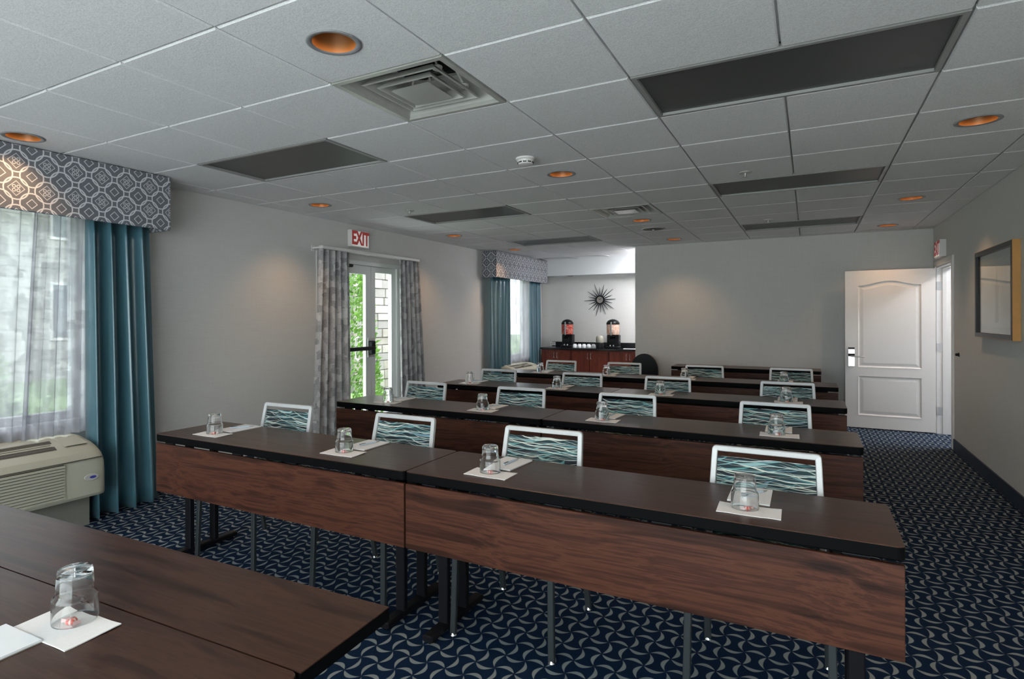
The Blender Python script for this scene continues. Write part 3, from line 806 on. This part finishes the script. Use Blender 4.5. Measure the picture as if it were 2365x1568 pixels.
drape('teal_curtain', (8.40, 9.08), (8.42, 9.06), .012, 2.10, -4.46, .04, 5, M_TEAL, 'teal satin curtain on the near side of the alcove window', 'curtain', 'teal satin curtains', seed=21)
drape('teal_curtain', (9.90, 10.43), (9.93, 10.45), .012, 2.10, -4.46, .04, 5, M_TEAL, 'teal satin curtain in the corner by the cherry cabinets', 'curtain', 'teal satin curtains', seed=22)
drape('sheer_curtain', (8.88, 10.06), (8.88, 10.06), .60, 2.10, -4.51, .02, 7, M_SHEER, 'pale sheer curtain between the teal curtains of the alcove', 'curtain', 'printed sheer curtains', seed=23, th=.0015)
drape('patterned_drape', (4.61, 5.07), (4.52, 5.12), .012, 2.13, -4.475, .036, 5, M_PRINT, 'grey patterned drape on the near side of the glass exit door', 'curtain', 'grey drapes at the exit door', seed=31)
drape('patterned_drape', (5.98, 6.40), (6.01, 6.55), .012, 2.13, -4.475, .034, 5, M_PRINT, 'grey patterned drape on the far side of the glass exit door', 'curtain', 'grey drapes at the exit door', seed=33)
t = empty('curtain_rod', (LX, 5.50, 2.145)); tag(t, 'white curtain rod above the glass exit door', 'curtain rod')
b = MB(); b.rbox(.095, .155, -.875, .90, -.012, .022, .004); b.build('rod', M_WHITE, t)
for y in (-.86, 0., .88):
    b = MB(); b.box(0, .10, y-.012, y+.012, -.006, .010); b.box(0, .006, y-.02, y+.02, -.03, .03); b.build('bracket', M_WHITE, t)
def valance(label, y0, y1, xf, z0, z1):
    t = empty('window_valance', (LX, (y0+y1)/2, z0)); h = (y1-y0)/2; d = xf-LX; H = z1-z0
    tag(t, label, 'valance', 'trellis patterned valances')
    b = MB(); b.rbox(d-.022, d, -h, h, 0, H, .004); b.build('front_panel', M_VAL, t)
    for s_ in (-1, 1):
        b = MB(); b.box(.001, d-.022, min(s_*h, s_*(h-.02)), max(s_*h, s_*(h-.02)), 0, H); b.build('end_panel', M_VAL, t)
    b = MB(); b.box(.001, d-.022, -h+.02, h-.02, H-.02, H); b.build('top_board', M_VAL, t)
valance('grey and white trellis valance over the big window at left', -.05, 2.795, -4.235, 2.07, 2.472)
valance('trellis valance over the alcove window at the far end', 8.37, 10.49, -4.34, 2.05, 2.472)

# ------------------------------------------------------------------ packaged air conditioners under the windows
def ptac(y0, y1, label):
    t = empty('wall_air_conditioner', (LX, y1, 0)); tag(t, label, 'air conditioner', 'beige units under the windows')
    W_ = y1-y0
    prof = [(.0, .215), (.40, .215), (.432, .222), (.442, .24), (.440, .40), (.432, .47), (.405, .515), (.345, .550), (.27, .575), (.16, .598), (.0, .607)]
    b = MB(); rings = []
    for (yy, k) in ((-W_, .90), (-W_+.012, .955), (-W_+.04, .99), (-W_+.08, 1.), (-.11, 1.), (-.06, .993), (-.025, .975), (-.008, .94), (0, .90)):
        rings.append([(x*(.5+.5*k) if x > .3 else x, yy, .215+(z-.215)*k) for x, z in prof])
    b.loft(rings); b.build('body', M_PTAC, t, smooth=True, angle=.5)
    b = MB(); b.box(.0, .31, -W_+.03, -.04, .0, .214); b.build('base', M_PTACB, t)
    # discharge grille on the sloping top
    b = MB(); b.loft([[(.205, -W_+.12, .592), (.205, -.235, .592), (.205, -.235, .5905), (.205, -W_+.12, .5905)], [(.345, -W_+.12, .5525), (.345, -.255, .5525), (.345, -.255, .551), (.345, -W_+.12, .551)]]); gr = b.build('discharge_grille', M_PTACD, t)
    for q in range(5):
        x = .222 + .026*q; z = .592-(x-.205)*.282
        b = MB(); b.box(x-.003, x+.003, -W_+.125, -.262, z-.002, z+.004); b.build('slat', plain('ptac_slat_dark', (.16, .145, .115), .6), gr)
    b = MB(); b.box(.205, .345, -.60, -.592, .556, .5935); b.build('grille_rib', M_PTAC, gr)
    # intake louvres on the front
    b = MB(); b.box(.436, .4425, -W_+.10, -.262, .245, .468); il = b.build('intake_recess', M_PTACD, t)
    for q in range(12):
        z = .252 + .0183*q
        b = MB(); b.loft([[(.440, y, z), (.4505, y, z-.004), (.4505, y, z+.006), (.440, y, z+.0105)] for y in (-W_+.10, -.258)]); b.build('slat', M_PTAC, il)
    b = MB(); b.box(.424, .4455, -W_+.06, -.02, .4735, .4765); b.build('seam', M_PTACD, t)
    # control lid on the top right, badge on the front
    b = MB(); b.loft([[(.19, y, .5968), (.33, y, .5625), (.33, y, .5595), (.19, y, .594)] for y in (-.20, -.06)]); lid = b.build('control_lid', M_PTAC, t)
    b = MB(); b.box(.318, .336, -.19, -.07, .5595, .562); b.build('lid_grip', M_PTACD, lid)
    b = MB(); n = 24
    b.loft([[(x, -.095+.045*math.cos(2*PI*k/n)*s_, .352+.022*math.sin(2*PI*k/n)*s_) for k in range(n)] for x, s_ in ((.438, 1), (.4455, 1), (.4465, .9))]); bd = b.build('badge', plain('badge_grey', (.50, .48, .46), .4), t)
    b = MB(); b.loft([[(x, -.088+.021*math.cos(2*PI*k/n)*s_, .352+.009*math.sin(2*PI*k/n)*s_) for k in range(n)] for x, s_ in ((.444, 1), (.4476, 1), (.448, .9))]); b.build('badge_mark', M_BLUE, bd)
ptac(1.20, 2.275, 'beige wall air conditioner under the big window at left')
ptac(8.80, 9.87, 'beige air conditioner top showing under the alcove window')

# ------------------------------------------------------------------ exit signs
def text_mesh(s, size, depth, name, mat, parent, M4):
    c = bpy.data.curves.new('t', 'FONT'); c.body = s; c.size = size; c.extrude = depth; c.align_x = 'CENTER'; c.align_y = 'CENTER'; c.offset = .006
    o = bpy.data.objects.new('t', c); COL.objects.link(o)
    dg = bpy.context.evaluated_depsgraph_get(); me = bpy.data.meshes.new_from_object(o.evaluated_get(dg))
    bpy.data.objects.remove(o); me.materials.clear(); me.materials.append(mat); me.name = name
    ob = bpy.data.objects.new(name, me); COL.objects.link(ob); ob.parent = parent; ob.matrix_local = M4
    return ob
def exit_sign(loc, facing, label):
    t = empty('exit_sign', loc); tag(t, label, 'exit sign', 'white and red exit signs')
    s_ = facing; d = .062
    b = MB(); b.rbox(min(0, s_*d), max(0, s_*d), -.155, .155, -.098, .098, .006); b.build('housing', M_WHITE, t)
    b = MB(); b.box(min(s_*d, s_*(d+.002)), max(s_*d, s_*(d+.002)), -.142, .142, -.085, .085); b.build('face', M_EXITF, t)
    m3 = Matrix(((0, 0, 1), (1, 0, 0), (0, 1, 0))) if s_ > 0 else Matrix(((0, 0, -1), (-1, 0, 0), (0, 1, 0)))
    M4 = Matrix.Translation((s_*(d+.0025), 0, 0)) @ m3.to_4x4() @ Matrix.Diagonal((.94, 1.36, 1, 1))
    text_mesh('EXIT', .155, .001, 'letters', M_RED, t, M4)
exit_sign((LX, 5.335, 2.315), 1, 'white EXIT sign with red letters above the glass door')
exit_sign((RX, 8.41, 2.165), -1, 'white EXIT sign seen edge-on above the open white door')

# ------------------------------------------------------------------ open white door in the right wall
y0, y1, _, z1 = DOOR2
b = MB(); xe = RX+.165
b.box(RX, xe, y1-.02, y1, 0, z1); b.box(RX, xe, y0, y0+.02, 0, z1); b.box(RX, xe, y0+.02, y1-.02, z1-.02, z1)
b.box(RX+.055, RX+.095, y1-.032, y1-.02, 0, z1-.02); b.box(RX+.055, RX+.095, y0+.02, y0+.032, 0, z1-.02); b.box(RX+.055, RX+.095, y0+.032, y1-.032, z1-.032, z1-.02)
for x0_, x1_ in ((RX-.016, RX), (xe, xe+.016)):
    b.box(x0_, x1_, y0-.055, y0+.004, 0, z1+.05); b.box(x0_, x1_, y1-.004, y1+.055, 0, z1+.05); b.box(x0_, x1_, y0+.004, y1-.004, z1-.004, z1+.05)
d2 = struct(b.build('door_2', M_WHITE))
X0d, X1d, YF, TH = .402, 1.322, 8.822, .044       # leaf stands open at right angles to the wall
px0, px1 = .535, 1.19
b = MB(); b.box(X0d, X1d, YF+.012, YF+TH, .012, 1.978)
b.box(X0d, px0, YF, YF+.012, .012, 1.978); b.box(px1, X1d, YF, YF+.012, .012, 1.978)
b.box(px0, px1, YF, YF+.012, .012, .165); b.box(px0, px1, YF, YF+.012, .665, .765)
N = 16
def arch(x): f_ = (x-px0)/(px1-px0); return 1.795 + .055*(.5-.5*math.cos(2*PI*f_))
pts = [(px0+(px1-px0)*k/N, arch(px0+(px1-px0)*k/N)) for k in range(N+1)] + [(px1, 1.978), (px0, 1.978)]
b.prism(pts, 'y', YF, YF+.012)
leaf = b.build('leaf', M_DOOR, d2)
def inset(outline, offs, name):
    cx = sum(p[0] for p in outline)/len(outline); z_lo = min(p[1] for p in outline); z_hi = max(p[1] for p in outline); x_lo = min(p[0] for p in outline); x_hi = max(p[0] for p in outline)
    cz = (z_lo+z_hi)/2; hx_, hz_ = (x_hi-x_lo)/2, (z_hi-z_lo)/2
    b = MB(); rings = []
    for o_, dy in offs: rings.append([(( x-cx)*(hx_-o_)/hx_+cx, YF+dy, (z-cz)*(hz_-o_)/hz_+cz) for x, z in outline])
    b.loft(rings, False, True); b.build(name, M_DOOR, leaf)
OFF = [(-.002, -.0025), (.006, -.003), (.018, .0105), (.028, .0112), (.060, .004)]
inset([(px0+(px1-px0)*k/N, arch(px0+(px1-px0)*k/N)) for k in range(N, -1, -1)] + [(px0, .765), (px1, .765)], OFF, 'door_panel')
inset([(px1, .665), (px0, .665), (px0, .165), (px1, .165)], OFF, 'door_panel')
b = MB(); b.rbox(.432, .505, YF-.022, YF, .775, .905, .004); lk = b.build('lock_plate', M_CHROME, leaf)
b = MB(); b.rbox(.432, .505, YF-.024, YF, .935, .995, .004); b.build('card_reader', M_CHROME, lk)
b = MB(); b.box(.434, .503, YF-.021, YF, .905, .935); b.box(.434, .503, YF-.021, YF, .995, 1.015); b.build('reader_band', M_BLACK, lk)
b = MB(); b.tube([(.47, YF-.02, .905), (.47, YF-.055, .905), (.49, YF-.062, .905), (.60, YF-.062, .900)], .0095, 10); b.build('lever', M_STEEL, lk, smooth=True, angle=.7)
for z in (1.767, 1.03, .27):
    b = MB(); b.box(RX+.002, RX+.052, y1-.0235, y1-.02, z-.05, z+.05); b.tube([(RX-.006, YF+TH+.004, z-.05), (RX-.006, YF+TH+.004, z+.05)], .008, 8); b.build('hinge', M_STEEL, d2)
b = MB(); b.box(RX+.01, RX+.035, y0+.02, y0+.0225, .93, 1.05); b.build('strike_plate', M_STEEL, d2)
t = empty('door_stop', (RX, 7.63, 1.012)); tag(t, 'small black bumper on the right wall beside the door', 'door stop')
b = MB(); b.loft([[(x, r*math.cos(2*PI*k/16), r*math.sin(2*PI*k/16)) for k in range(16)] for x, r in ((0, .022), (-.006, .022), (-.012, .016), (-.03, .014), (-.034, .009))]); b.build('bumper', M_BLACK, t)
b = MB(); b.loft([[(x, r*math.cos(2*PI*k/16), r*math.sin(2*PI*k/16)) for k in range(16)] for x, r in ((0, .026), (-.003, .025))]); b.build('plate', M_STEEL, t)

# ------------------------------------------------------------------ framed picture on the right wall
t = empty('framed_picture', (RX, 6.175, 1.59)); tag(t, 'framed pale print in a black and gold frame on the right wall', 'picture')
hy, hz, dp = .548, .365, .048; fwid = .035
M_GOLD = plain('frame_gold_wood', (.52, .25, .07), .38, .1, .15, 14)
for (a, c, d, e) in ((-hy, hy, hz-fwid, hz), (-hy, hy, -hz, -hz+fwid), (-hy, -hy+fwid, -hz+fwid, hz-fwid), (hy-fwid, hy, -hz+fwid, hz-fwid)):
    b = MB(); b.box(-dp-.003, -.001, a, c, d, e); b.build('frame_side', M_BLACK, t)
for (a, c, d, e) in ((-hy, hy, hz, hz+.004), (-hy, hy, -hz-.004, -hz), (-hy-.004, -hy, -hz-.004, hz+.004), (hy, hy+.004, -hz-.004, hz+.004)):
    b = MB(); b.box(-dp-.001, -.001, a, c, d, e); b.build('gilt_edge', M_GOLD, t)
b = MB(); b.box(-.022, -.006, -hy+fwid, hy-fwid, -hz+fwid, hz-fwid); mt = b.build('mat_board', plain('mat_board', (.40, .39, .38), .8), t)
b = MB(); b.box(-.023, -.022, -hy+.10, hy-.10, -hz+.09, hz-.09); b.build('print', plain('print_paper', (.47, .46, .45), .8, 0, .08, 6), mt)
b = MB(); b.loft([[(-.0235, -.02+w_*s_, z) for s_ in (-1, 1)] + [(-.023, -.02+w_*s_, z) for s_ in (1, -1)] for w_, z in ((.05, -.24), (.035, -.05), (.05, .0), (.05, .06), (.022, .07), (.018, .12), (.002, .2))]); b.build('print_tower', plain('print_ink', (.30, .30, .30), .8), mt)
b = MB(); b.box(-.034, -.031, -hy+fwid, hy-fwid, -hz+fwid, hz-fwid); b.build('glazing', M_PANE, t)

# ------------------------------------------------------------------ alcove: cabinets, worktop and what stands on it
CZ = .85
bx = [-4.36, -3.774, -3.077, -2.38, -1.68]
WC = ['partly behind the curtain', 'in the middle under the white cups', 'at the right under the second dispenser', 'farther right behind the rear wall']
for k in range(4):
    a, c = bx[k]+.003, bx[k+1]-.003; cxm = (a+c)/2; h = (c-a)/2
    t = empty('base_cabinet', (cxm, 10.5, 0)); tag(t, 'cherry red base cabinet in the alcove, ' + WC[k], 'cabinet', 'cherry base cabinets')
    b = MB(); b.box(-h, h, -.27, .299, .09, CZ-.035); b.box(-h, h, -.21, .299, 0, .09); b.build('body', M_CHERRY, t)
    for s_ in (-1, 1):
        x0_, x1_ = (-h+.015, -.004) if s_ < 0 else (.004, h-.015)
        b = MB(); yf = -.29; q = .055
        b.box(x0_, x1_, yf+.008, -.271, .11, CZ-.06); b.box(x0_, x0_+q, yf, yf+.008, .11, CZ-.06); b.box(x1_-q, x1_, yf, yf+.008, .11, CZ-.06); b.box(x0_+q, x1_-q, yf, yf+.008, .11, .11+q); b.box(x0_+q, x1_-q, yf, yf+.008, CZ-.06-q, CZ-.06)
        dr = b.build('door', M_CHERRY, t)
        xx = s_*.03; b = MB(); b.tube([(xx, yf, CZ-.19), (xx, yf-.025, CZ-.185), (xx, yf-.025, CZ-.095), (xx, yf, CZ-.09)], .006, 8); b.build('handle', M_STEEL, dr)
t = empty('worktop', (-3.1, 10.5, CZ)); tag(t, 'black granite worktop on the cherry cabinets', 'worktop')
b = MB(); b.rbox(-1.27, 1.45, -.32, .299, -.034, 0, .005); b.build('slab', M_GRANITE, t)
b = MB(); b.rbox(-1.27, 1.45, .278, .299, .0, .085, .003); o = b.build('backsplash', M_GRANITE, None, (-3.1, 10.5, CZ)); tag(o, 'low black granite backsplash behind the worktop', 'backsplash')
t = empty('wall_outlet', (-4.35, 10.776, CZ+.045)); tag(t, 'small white outlet plate on the black upstand', 'outlet')
b = MB(); b.rbox(-.055, .055, -.006, .0, -.033, .033, .002); b.build('plate', M_WHITE, t)
for x in (-.02, .02):
    b = MB(); b.box(x-.012, x+.012, -.008, -.006, -.012, .012); b.build('socket', plain('socket_grey', (.45, .45, .45), .5), t)
def dispenser(x, y, colr, label, wide):
    t = empty('cereal_dispenser', (x, y, CZ)); tag(t, label, 'dispenser', 'drink dispensers on the worktop')
    r = .108*wide
    b = MB(); b.rbox(-r, r, -.10, .12, .0, .035, .008); b.rbox(-r*.95, r*.95, -.02, .12, .035, .24, .012); b.build('stand', M_BLACK, t)
    b = MB(); b.lathe([(r*.95, .24), (r, .25), (r, .42), (r*.96, .43)], 24, cap0=True, cap1=True); b.build('hopper', colr, t, smooth=True, angle=.7)
    b = MB(); b.lathe([(r*1.03, .425), (r*1.03, .45), (r*.8, .49), (r*.35, .515), (.002, .52)], 24, cap0=True); b.build('lid', M_BLACK, t, smooth=True, angle=.7)
    b = MB(); b.loft([[(-.05, -.02, .10), (.05, -.02, .10), (.05, -.02, .20), (-.05, -.02, .20)], [(-.03, -.09, .11), (.03, -.09, .11), (.03, -.09, .15), (-.03, -.09, .15)]]); b.build('spout', M_BLACK, t)
    b = MB(); b.rbox(-.012, .012, -r-.006, -r+.006, .23, .47, .003); b.build('band', M_STEEL, t)
    for s_ in (-1, 1): 
        b = MB(); b.lathe([(.014, 0), (.014, .02), (.008, .024)], 12, (s_*.03, -.075, .036), True, True); b.build('knob', M_STEEL, t)
def mat_hopper(name, c1, c2):
    n = NT(name); v = n.n.new('ShaderNodeTexVoronoi'); v.inputs['Scale'].default_value = 38; n.put(v.inputs['Vector'], n.coord())
    n.set(Base_Color=n.mix(n.xyz(v.outputs['Color'])[0], c1, c2), Roughness=.12); return n.m
dispenser(-3.935, 10.46, mat_hopper('red_cereal', (.42, .03, .03), (.60, .22, .16)), 'black dispenser with red contents near the curtain', 1.0)
dispenser(-3.07, 10.46, mat_hopper('peach_cereal', (.60, .33, .24), (.72, .52, .42)), 'black dispenser with peach contents at the right of the cups', 1.05)
for k in range(6):
    x = -3.765 + .088*k
    t = empty('cup', (x, 10.40, CZ)); tag(t, 'upturned white cup on the worktop, %s' % ('leftmost of the row, by the red dispenser', 'second from the left in the row', 'third from the left in the row', 'third from the right in the row', 'second from the right in the row', 'rightmost of the row, by the canister')[k], 'cup', 'upturned white cups on the worktop')
    b = MB(); b.lathe([(.040, 0), (.041, .004), (.036, .05), (.026, .062), (.022, .066), (.002, .066)], 20, cap0=True); b.build('body', M_PAPER, t, smooth=True, angle=.8)
    b = MB(); b.tube([(0, -.038, .015), (.0, -.062, .018), (.0, -.064, .042), (0, -.034, .05)], .005, 8); b.build('handle', M_PAPER, t, smooth=True)
t = empty('jar', (-3.255, 10.28, CZ)); tag(t, 'beige topped black canister left of the right dispenser', 'jar')
b = MB(); b.lathe([(.07, 0), (.072, .01), (.072, .10), (.068, .105)], 24, cap0=True, cap1=True); b.build('base', M_BLACK, t, smooth=True, angle=.7)
b = MB(); b.lathe([(.068, .105), (.072, .13), (.066, .20), (.045, .225), (.002, .23)], 24); b.build('body', plain('jar_beige', (.34, .32, .26), .3), t, smooth=True, angle=.7)
o = MB().box(-.11, .11, -.07, .07, 0, .004).build('paper_sheet', M_PAPER, loc=(-2.72, 10.30, CZ), rz=.2); tag(o, 'white sheet of paper at the right end of the worktop', 'paper')
# sunburst wall clock
t = empty('wall_clock', (-3.405, AY, 1.73)); tag(t, 'dark sunburst wall clock on the alcove wall', 'clock')
M_CLK = plain('clock_dark_metal', (.05, .055, .07), .35, .6)
def disc(b, r0_, r1_, y0_, y1_, n=28):
    b.loft([[(r*math.cos(2*PI*k/n), y, r*math.sin(2*PI*k/n)) for k in range(n)] for r, y in ((r0_, y0_), (r1_, y1_))])
b = MB(); disc(b, .085, .085, -.004, -.035); b.build('rim', M_BLACK, t)
b = MB(); disc(b, .062, .060, -.034, -.038); b.build('face', M_CHROME, t)
for k in range(20):
    a = 2*PI*k/20+.05; ln = (.31, .235)[k % 2]*(1.0 if k % 4 else .93)
    b = MB(); b.loft([[(.08, -.012, -.010), (.08, -.026, 0), (.08, -.012, .010), (.08, -.004, 0)], [(ln, -.016, -.003), (ln, -.02, 0), (ln, -.016, .003), (ln, -.012, 0)]])
    o = b.build('ray', M_CLK, t); o.rotation_euler[1] = -a
for a, ln in ((.9, .05), (2.4, .035)):
    b = MB(); b.box(0, ln, -.041, -.039, -.003, .003); o = b.build('hand', M_BLACK, t); o.rotation_euler[1] = -a

# ceiling lamp lighting the alcove, beyond the rear wall's corner
t = empty('surface_lamp', (-2.19, 9.95, CEIL), PI/2); tag(t, 'lit white ceiling lamp in the alcove beyond the rear wall corner', 'ceiling light')
b = MB(); b.box(-.5, .5, -.10, .10, -.02, 0); b.build('housing', M_WHITE, t)
b = MB(); b.loft([[(x, y, z) for y, z in ((-.09, -.02), (-.09, -.05), (-.06, -.075), (.06, -.075), (.09, -.05), (.09, -.02))] for x in (-.49, .49)]); b.build('lens', M_LAMPW, t)
downlight(-3.95, 10.66, 2.19, 'amber downlight in the alcove soffit above the left dispenser', 7, .6)
downlight(-2.60, 10.66, 2.19, 'amber downlight in the alcove soffit at the right', 7, .6)
t = empty('surface_lamp', (2.3, 8.35, 2.5)); tag(t, 'lit white ceiling lamp in the hall beyond the open door', 'ceiling light')
b = MB(); b.box(-.15, .15, -.6, .6, -.02, 0); b.build('housing', M_WHITE, t)
b = MB(); b.loft([[(x, y, z) for x, z in ((-.14, -.02), (-.14, -.05), (-.1, -.075), (.1, -.075), (.14, -.05), (.14, -.02))] for y in (-.59, .59)]); b.build('lens', emis('hall_lens', (.95, .97, 1.0), 16.0), t)

# round-backed black chair by the corner of the rear wall
t = empty('round_back_chair', (-2.12, 8.62, 0)); tag(t, 'black round-backed chair by the rear wall corner', 'chair')
outl = [(-.20, .42)] + [(-.20*math.cos(PI*k/14), .62+.245*math.sin(PI*k/14)) for k in range(15)] + [(.20, .42)]
b = MB(); b.prism([(p[0], p[1]) for p in outl], 'y', .18, .225); b.build('backrest', M_BLACK, t)
b = MB(); b.rbox(-.22, .22, -.22, .2, .40, .46, .02); b.build('seat', M_BLACK, t)
for sx in (-1, 1):
    for y in (-.19, .2):
        b = MB(); b.tube([(sx*.19, y, .41), (sx*.21, y*1.1, 0.0)], .014, 8); b.build('leg', M_BLKMET, t)

# ------------------------------------------------------------------ outdoors
def mat_grass():
    n = NT('lawn_grass'); p = n.pos(); n.set(Base_Color=n.mix(n.noise(p, 3, 4), (.10, .19, .05), (.20, .32, .10)), Roughness=.95); return n.m
b = MB(); b.box(-60, LX-.16, -30, 50, -.25, -.15); struct(b.build('ground', mat_grass()))
b = MB(); b.box(-7.2, LX-.161, -6, 12, -.149, -.10); struct(b.build('trim_4', plain('concrete_walk', (.50, .50, .48), .9)))
M_SIDING = plain('siding_cream', (.36, .35, .31), .8, 0, .06, 3)
t = empty('building', (-17, 6, -.15)); tag(t, 'cream building across the lawn seen through the sheers', 'building')
for k in range(22):
    b = MB(); b.loft([[(.0, y, .26*k), (.03, y, .26*k), (.012, y, .26*k+.26), (.0, y, .26*k+.26)] for y in (-12, 12)]); b.build('siding_board', M_SIDING, t)
b = MB(); b.box(-6, 0, -12, 12, 0, 5.72); b.build('wall', M_SIDING, t)
b = MB(); b.prism([(-6.6, 5.7), (.7, 5.7), (-3, 8)], 'y', -12.6, 12.6); b.build('roof', plain('roof_shingle_grey', (.20, .19, .18), .9), t)
for k in range(-4, 5):
    for z in (1.0, 3.6):
        y = 2.5*k
        b = MB(); b.box(.0, .07, y-.6, y+.6, z, z+1.5); f_ = b.build('window', M_WHITE, t)
        for s_ in (-1, 1):
            b = MB(); b.box(.06, .075, y+(.02 if s_ > 0 else -.54), y+(.54 if s_ > 0 else -.02), z+.07, z+1.43); b.build('pane', plain('far_window_glass', (.10, .13, .15), .1), f_)
# stone faced wing near the glass door
t = empty('stone_wall', (-8.2, 11.6, -.15)); tag(t, 'pale stone wall outside the glass exit door', 'wall')
b = MB(); b.box(-.3, 0, -2.2, 3.2, 0, 4.0); b.build('core', plain('mortar', (.12, .115, .11), .9), t)
rs = random.Random(5); MS = [plain('stone_a', (0.230, 0.205, 0.180), .9, 0, .2, 9), plain('stone_b', (0.275, 0.255, 0.230), .9, 0, .2, 9), plain('stone_c', (0.200, 0.185, 0.175), .9, 0, .2, 9)]
z = .02
while z < 3.9:
    h = rs.uniform(.14, .22); y = -2.2
    while y < -.4:
        l = min(rs.uniform(.25, .6), -.4-y+.2)
        b = MB(); b.rbox(-.01, rs.uniform(.03, .07), y+.008, y+l-.008, z+.006, z+h-.006, .008); b.build('stone', rs.choice(MS), t); y += l
    z += h
b = MB(); b.box(-.01, .05, -.2, 3.2, 0.0, 3.95); b.build('stone_field', MS[1], t)
# leafy evergreen by the door
def shrub(x, y, h, r, label, seed):
    t = empty('evergreen_shrub', (x, y, -.15)); tag(t, label, 'shrub', 'evergreens outside')
    b = MB(); b.tube([(0, 0, 0), (0, 0, h*.8)], [.04, .015], 8); b.build('trunk', plain('bark', (.12, .08, .05), .9), t)
    rn = random.Random(seed); b = MB()
    for k in range(5200):
        f_ = rn.random()**1.3; z = .12 + f_*(h-.12); rad = r*(1-f_)**.6*(.55+.5*rn.random()); a = rn.uniform(0, 2*PI)
        p = Vector((rad*math.cos(a), rad*math.sin(a), z)); s_ = rn.uniform(.03, .06)
        d = Vector((math.cos(a)+rn.uniform(-.5, .5), math.sin(a)+rn.uniform(-.5, .5), rn.uniform(.1, 1.2))).normalized(); sd = d.cross(Vector((rn.uniform(-1, 1), rn.uniform(-1, 1), .3))).normalized()
        i = len(b.v); b.v += [tuple(p), tuple(p+d*s_*.9+sd*s_*.4), tuple(p+d*s_*2), tuple(p+d*s_*.9-sd*s_*.4)]; b._f([i, i+1, i+2, i+3])
    n_ = NT('evergreen_leaf'); n_.set(Base_Color=n_.mix(n_.noise(n_.pos(), 7, 2), (.04, .13, .015), (.22, .42, .06)), Roughness=.6); n_.b.inputs['Transmission Weight'].default_value = 0
    o = b.build('foliage', n_.m, t); o['kind'] = 'stuff'
shrub(-6.15, 6.93, 3.4, .50, 'tall green evergreen outside the glass exit door', 3)
shrub(-9.0, 3.0, 2.2, .8, 'green shrub on the lawn beyond the big window', 6)
